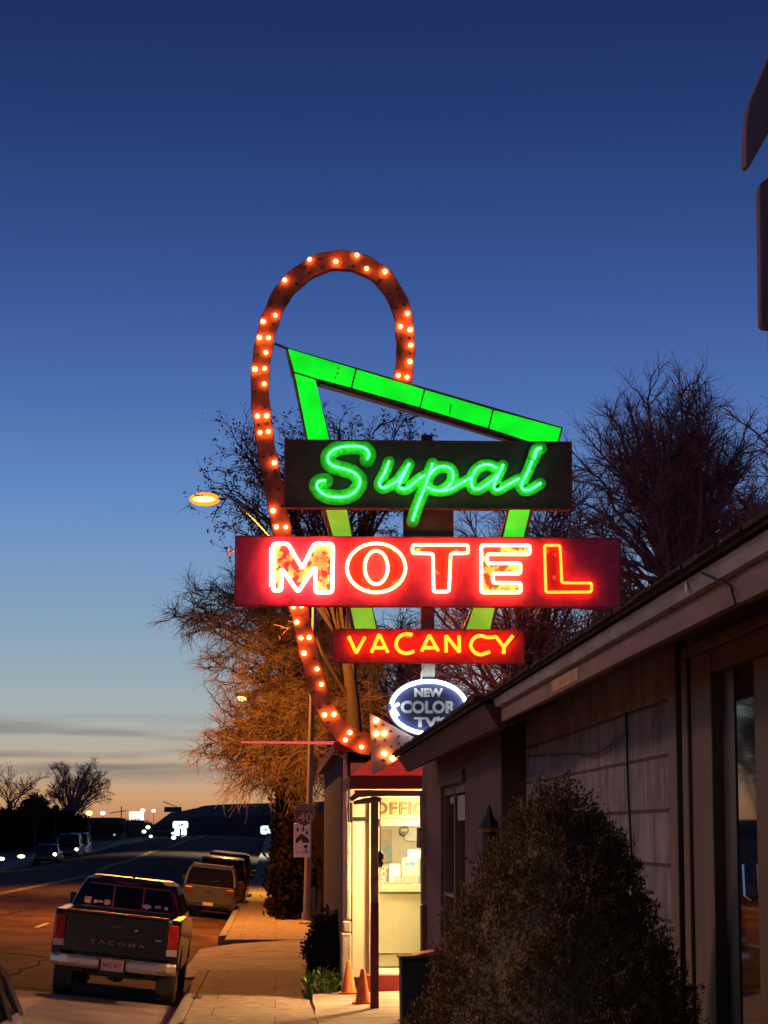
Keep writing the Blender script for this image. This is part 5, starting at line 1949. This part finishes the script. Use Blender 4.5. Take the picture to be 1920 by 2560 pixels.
# ------------------------------------------------------------------ bare trees
def tree(name_label, base, fork, crowns, n_limb, n_br, n_tw, L1, L2, droop, r0, seed, bark, twigm, tw=(.012, .005), leaf=None, upness=.5, curve=.5, group='bare winter trees', cat='tree', name='bare_tree', out_bias=.45, wig=.25):
    rg = random.Random(seed)
    base = Vector(base)
    fork = [Vector(f_) for f_ in fork]
    t_ = thing(name, name_label, cat, tuple(base), group=group)
    tk = MB()
    pts = [base] + fork
    fine = crom([tuple(p) for p in pts], 4)
    k_ = len(fine)
    tk.tube(fine, [r0 * (1 - .5 * i / k_) for i in range(k_)], 10)
    lm, twb = MB(), MB()
    ends = []
    wsum = sum(c[2] for c in crowns)
    for i in range(n_limb):
        u = rg.random() * wsum
        for c in crowns:
            u -= c[2]
            if u <= 0:
                break
        cc, rr_ = Vector(c[0]), Vector(c[1])
        while True:
            d = Vector((rg.uniform(-1, 1), rg.uniform(-1, 1), rg.uniform(-1, 1)))
            if .1 < d.length <= 1:
                break
        d = d.normalized() * (d.length ** out_bias)
        tgt = cc + Vector((d.x * rr_.x, d.y * rr_.y, d.z * rr_.z))
        s_ = Vector(fine[int(rg.uniform(.45, 1) * (k_ - 1))])
        mid = s_ * (1 - curve) + tgt * curve
        mid.z = s_.z * .35 + tgt.z * .65 + upness * rg.uniform(.3, 1)
        mid += Vector((rg.gauss(0, .3), rg.gauss(0, .3), rg.gauss(0, .2)))
        path = []
        Ln = (tgt - s_).length
        r_0 = r0 * rg.uniform(.22, .4) * (.5 + .5 * min(1, Ln / 5))
        for j in range(9):
            q = j / 8
            p = s_ * (1 - q) ** 2 + mid * 2 * q * (1 - q) + tgt * q * q
            if 0 < j < 8:
                p += Vector((rg.gauss(0, .06), rg.gauss(0, .06), rg.gauss(0, .06)))
            path.append(p)
        rs_ = [max(.014, r_0 * (1 - q / 8) ** .8) for q in range(9)]
        lm.tube(path, rs_, 6, cap=False)
        for j in range(n_br):
            q = rg.uniform(.28, 1) ** .8
            i0 = min(7, int(q * 8))
            o = path[i0].lerp(path[i0 + 1], q * 8 - i0)
            tan = (path[i0 + 1] - path[i0]).normalized()
            d = (tan * .9 + Vector((rg.gauss(0, .6), rg.gauss(0, .6), rg.gauss(.15, .5) + upness * .35))).normalized()
            l1 = L1 * rg.uniform(.5, 1.2)
            bp = [o]
            dd = d.copy()
            for s3 in range(4):
                dd = (dd + Vector((rg.gauss(0, wig), rg.gauss(0, wig), rg.gauss(0, wig) - droop * .4 + (.10 if upness > .8 else 0)))).normalized()
                bp.append(bp[-1] + dd * l1 / 4)
            lm.tube(bp, [.024, .019, .014, .011, .007], 4, cap=False)
            for m_ in range(n_tw):
                q2 = rg.uniform(.2, 1)
                i1 = min(3, int(q2 * 4))
                o2 = bp[i1].lerp(bp[i1 + 1], q2 * 4 - i1)
                t2 = (bp[i1 + 1] - bp[i1]).normalized()
                d2 = (t2 * .8 + Vector((rg.gauss(0, .55), rg.gauss(0, .55), rg.gauss(0, .45) + upness * .3))).normalized()
                l2 = L2 * rg.uniform(.5, 1.3)
                p1 = o2 + d2 * l2 * .35
                d3 = (d2 + Vector((rg.gauss(0, wig), rg.gauss(0, wig), -droop * .8))).normalized()
                p2 = p1 + d3 * l2 * .35
                d4 = (d3 + Vector((rg.gauss(0, wig), rg.gauss(0, wig), -droop))).normalized()
                p3 = p2 + d4 * l2 * .3
                twb.tube([o2, p1, p2, p3], [tw[0], tw[0] * .8, tw[0] * .6, tw[1]], 3, cap=False)
                ends.append((p3, d4))
                if rg.random() < .3:
                    ends.append((p1, d3))
    trk = tk.build('trunk', bark, t_, True, smooth=True)
    lo2 = lm.build('limbs', bark, t_, True)
    cr = twb.build('crown', twigm, t_, True)
    if leaf:
        g_ = MB()
        sel = [e for e in ends if rg.random() < leaf[1]]
        leaf_cloud(g_, sel, leaf[0], rg, -.2, 1.1, leaf[2], 1.6)
        g_.build('leaves', leaf[3], t_, True)
    return t_


M_bark = mat('dark_bark', (.27, .125, .125), .9, var=.35, scale=6, bump=.4)
M_twig = mat('dark_twigs', (.42, .20, .21), .9, var=.2)
M_bark2 = mat('pale_bark', (.075, .05, .032), .9, var=.35, scale=6, bump=.4)
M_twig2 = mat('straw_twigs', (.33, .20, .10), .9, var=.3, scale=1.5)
M_dleaf = mat('dry_brown_leaves', (.14, .06, .04), .85, var=.4)


def at(px, py, Y):
    a, b = W(px, py, Y)
    return (a, Y, b)


# large vase shaped tree above the roof
Yt = 50
tree('large bare tree with upswept branches rising above the brown roof edge on the right',
     (at(1700, 2080, Yt)[0], Yt, .4), [at(1702, 1700, Yt), at(1700, 1530, Yt), at(1708, 1440, Yt)],
     [(at(1500, 1210, Yt), (.8, 1.1, 1.1), 1.1), (at(1590, 1110, Yt), (.9, 1.2, 1.0), 1.3), (at(1690, 1070, Yt), (.95, 1.2, 1.0), 1.3), (at(1790, 1120, Yt), (.8, 1.2, 1.0), 1.1), (at(1850, 1260, Yt), (.7, 1.2, 1.1), .7), (at(1440, 1430, Yt), (1.1, 1.2, .9), .6), (at(1640, 1290, Yt), (1.5, 1.3, .9), .6)],
     74, 14, 14, .85, .46, .0, .30, 21, M_bark, M_twig, (.0062, .0035), upness=.55, wig=.2, curve=.42)
Yt = 48
tree('bare tree partly cut off by the right edge above the roof',
     (at(1990, 2080, Yt)[0], Yt, .4), [at(1990, 1700, Yt), at(1985, 1480, Yt)],
     [(at(1950, 1240, Yt), (.9, 1.2, 1.6), 1)], 16, 10, 9, 1.1, .7, .05, .22, 22, M_bark, M_twig, (.009, .004), upness=.6)
Yt = 55
tree('broad bare tree filling the space behind the right half of the neon sign',
     (at(1330, 2080, Yt)[0], Yt, .4), [at(1320, 1880, Yt), at(1330, 1740, Yt)],
     [(at(1400, 1560, Yt), (2.3, 1.8, 1.5), 1.3), (at(1180, 1500, Yt), (2.0, 1.6, 2.4), 1.2), (at(1300, 1300, Yt), (1.5, 1.5, 1.2), .5)],
     44, 13, 10, 1.3, .75, .12, .26, 23, M_bark, M_twig, (.0095, .004), upness=.5)
# tree keeping dry leaves, behind the name box
Yt = 66
tree('tall tree keeping clusters of dry brown leaves behind the green script sign',
     (at(900, 2080, Yt)[0], Yt, .3), [at(890, 1850, Yt), at(860, 1560, Yt), at(850, 1380, Yt)],
     [(at(850, 1130, Yt), (2.4, 1.8, 1.0), 1.2), (at(630, 1190, Yt), (1.0, 1.2, 1.15), 1.0), (at(980, 1110, Yt), (1.3, 1.5, .9), .6), (at(800, 1330, Yt), (2.8, 1.8, 1.3), .6)],
     46, 10, 7, 1.3, .6, .12, .24, 28, mat('dark_shaded_bark', (.045, .026, .02), .9, var=.35, scale=6), M_twig, (.009, .005), leaf=(.06, .6, 4, M_dleaf), upness=.4, name='leafy_tree', group='trees behind the sign')
# straw coloured drooping tree lit by the street lamp
Yt = 75
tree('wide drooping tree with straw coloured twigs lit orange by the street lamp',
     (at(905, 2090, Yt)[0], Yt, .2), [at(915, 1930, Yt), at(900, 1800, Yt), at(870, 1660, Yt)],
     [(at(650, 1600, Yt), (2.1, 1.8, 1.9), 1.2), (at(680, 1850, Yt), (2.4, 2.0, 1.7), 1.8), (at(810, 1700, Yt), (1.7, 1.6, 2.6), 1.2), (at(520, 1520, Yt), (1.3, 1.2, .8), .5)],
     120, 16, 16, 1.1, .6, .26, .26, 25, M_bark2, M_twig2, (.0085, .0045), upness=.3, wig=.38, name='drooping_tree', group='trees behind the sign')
Yt = 78
tree('dark leafless tree low behind the lamp pole, right of the drooping tree',
     (at(1000, 2090, Yt)[0], Yt, .2), [at(1000, 1950, Yt), at(990, 1840, Yt)],
     [(at(960, 1720, Yt), (2.6, 1.8, 2.4), 1.2)],
     44, 13, 12, 1.3, .8, .2, .24, 27, M_bark2, M_twig, (.011, .005), upness=.3, name='drooping_tree', group='trees behind the sign')
# trees silhouetted on the left horizon
Yt = 230
tree('twin crowned bare tree silhouetted against the sunset left of the road',
     (at(172, 2075, Yt)[0], Yt, .9), [at(170, 2052, Yt), at(178, 2040, Yt)],
     [(at(155, 1935, Yt), (1.1, 1.4, 1.2), 1), (at(222, 1940, Yt), (1.35, 1.5, 1.25), 1.2), (at(262, 1985, Yt), (.8, 1.2, 1.2), .7), (at(130, 1978, Yt), (.5, .8, .6), .35)],
     44, 13, 11, .75, .5, .05, .34, 31, M_bark, M_twig, (.012, .008), upness=.55, group='trees on the left horizon')
tree('sparse bare tree silhouetted at the left edge of the sunset',
     (at(22, 2075, Yt)[0], Yt, .9), [at(22, 2035, Yt), at(28, 2005, Yt)],
     [(at(30, 1958, Yt), (2.2, 1.5, 1.5), 1), (at(80, 1955, Yt), (1.4, 1.2, 1.1), .5)],
     15, 6, 6, 1.5, .8, .05, .30, 32, M_bark, M_twig, (.02, .012), upness=.5, group='trees on the left horizon')
for i, (px, py, rx, rz, Y, lbl) in enumerate(((88, 2020, 35, 32, 210, 'round dark bush top above the long house roof'), (139, 2022, 6, 6, 220, 'tiny round shrub silhouette beside the twin tree'), (340, 2062, 40, 12, 420, 'low dark hedge below the billboard'), (255, 2070, 60, 14, 280, 'low dark hedge before the flat building'))):
    a = at(px, py, Y)
    k_ = Y / F_PX
    t_ = thing('bush', lbl, 'bush', (a[0], Y, walk_z(Y) - .3), group='dark bushes on the left horizon')
    g = MB()
    pts = []
    rg = random.Random(40 + i)
    h_ = a[2] - t_.location.z
    for j in range(420):
        u, q = rg.uniform(-1, 1), rg.uniform(0, 6.283)
        s_ = math.sqrt(1 - u * u)
        f_ = rg.uniform(.6, 1.05)
        pts.append(((rx * k_ * s_ * math.cos(q) * f_, rx * k_ * s_ * math.sin(q) * f_, h_ + rz * k_ * u * f_), (s_ * math.cos(q), s_ * math.sin(q), u)))
    leaf_cloud(g, pts, .16 * (1 if rx > 10 else .5), rg, .2, 1, 6)
    g.ball((0, 0, h_), rx * k_ * .8, 10, 6, (1, 1, rz / rx))
    g.tube([(0, 0, 0), (0, 0, h_)], .15, 6)
    g.build('foliage', M_jun, t_)
# dark band of shrubs and the wall beyond the office on the right side of the street
hs_ = thing('hedge', 'dark overgrown hedge along the right side of the street beyond the lamp pole', 'hedge', (.55, 70, .1))
g = MB()
rg = random.Random(77)
pts = []
for j in range(4200):
    y = -5 + 125 * rg.random() ** 1.6
    h_ = (3.0 if y < 5 else 4.6) * (.75 + .25 * math.sin(y * .35) + .1 * math.sin(y * 1.3))
    z = rg.uniform(0, 1) ** .7 * h_
    x = rg.uniform(0, .3) - .35 + .2 * math.sin(y * .7) + .25 * (z / h_)
    pts.append(((x, y, z), (-.5, -.4, .4)))
leaf_cloud(g, pts, .14, rg, .2, 1.4, 8)
g.box(.35, 3.6, -4, 120, -.3, 3.0)
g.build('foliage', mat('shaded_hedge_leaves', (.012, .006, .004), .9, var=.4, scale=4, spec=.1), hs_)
# dark line of trees and shrubs along the left horizon
tl_ = thing('tree_line', 'unbroken dark line of trees and shrubs in front of the long house', 'trees', (at(60, 2085, 222)[0], 222, 1.0))
g = MB()
rg = random.Random(99)
pts = []
K_ = 222 / F_PX
for j in range(2600):
    px_ = rg.uniform(-260, 212)
    top = 2024 + 3 * math.sin(px_ * .11) + 2 * math.sin(px_ * .31) + max(0, px_ - 120) * .25
    z_ = (2085 - top) * K_ + 2.5 - 1.0
    q = rg.random() ** .6
    pts.append((((px_ - 60) * K_, rg.uniform(-.6, .6), z_ * q), (0, -.3, .6)))
leaf_cloud(g, pts, .16, rg, .2, 1.5, 7)
g.prism([((px_ - 60) * K_, (2085 - 2032 - max(0, px_ - 120) * .25) * K_ + 1.5) for px_ in range(-260, 212, 24)] + [(148 * K_, -1.5), (-320 * K_, -1.5)], .7, 1.4)
g.build('foliage', mat('dark_treeline_leaves', (.04, .016, .012), .95, var=.4, scale=2, spec=.05), tl_)
tree('bare tree across the road outside the left edge, mirrored in the door glass', (-21.5, 118, .3), [(-21.5, 118, 3), (-21.3, 118, 5)],
     [((-21.5, 118, 9), (3.4, 3, 3.4), 1)], 30, 10, 8, 1.6, 1.0, .1, .34, 51, M_bark, M_twig, (.02, .012), upness=.5, group='trees on the left horizon')
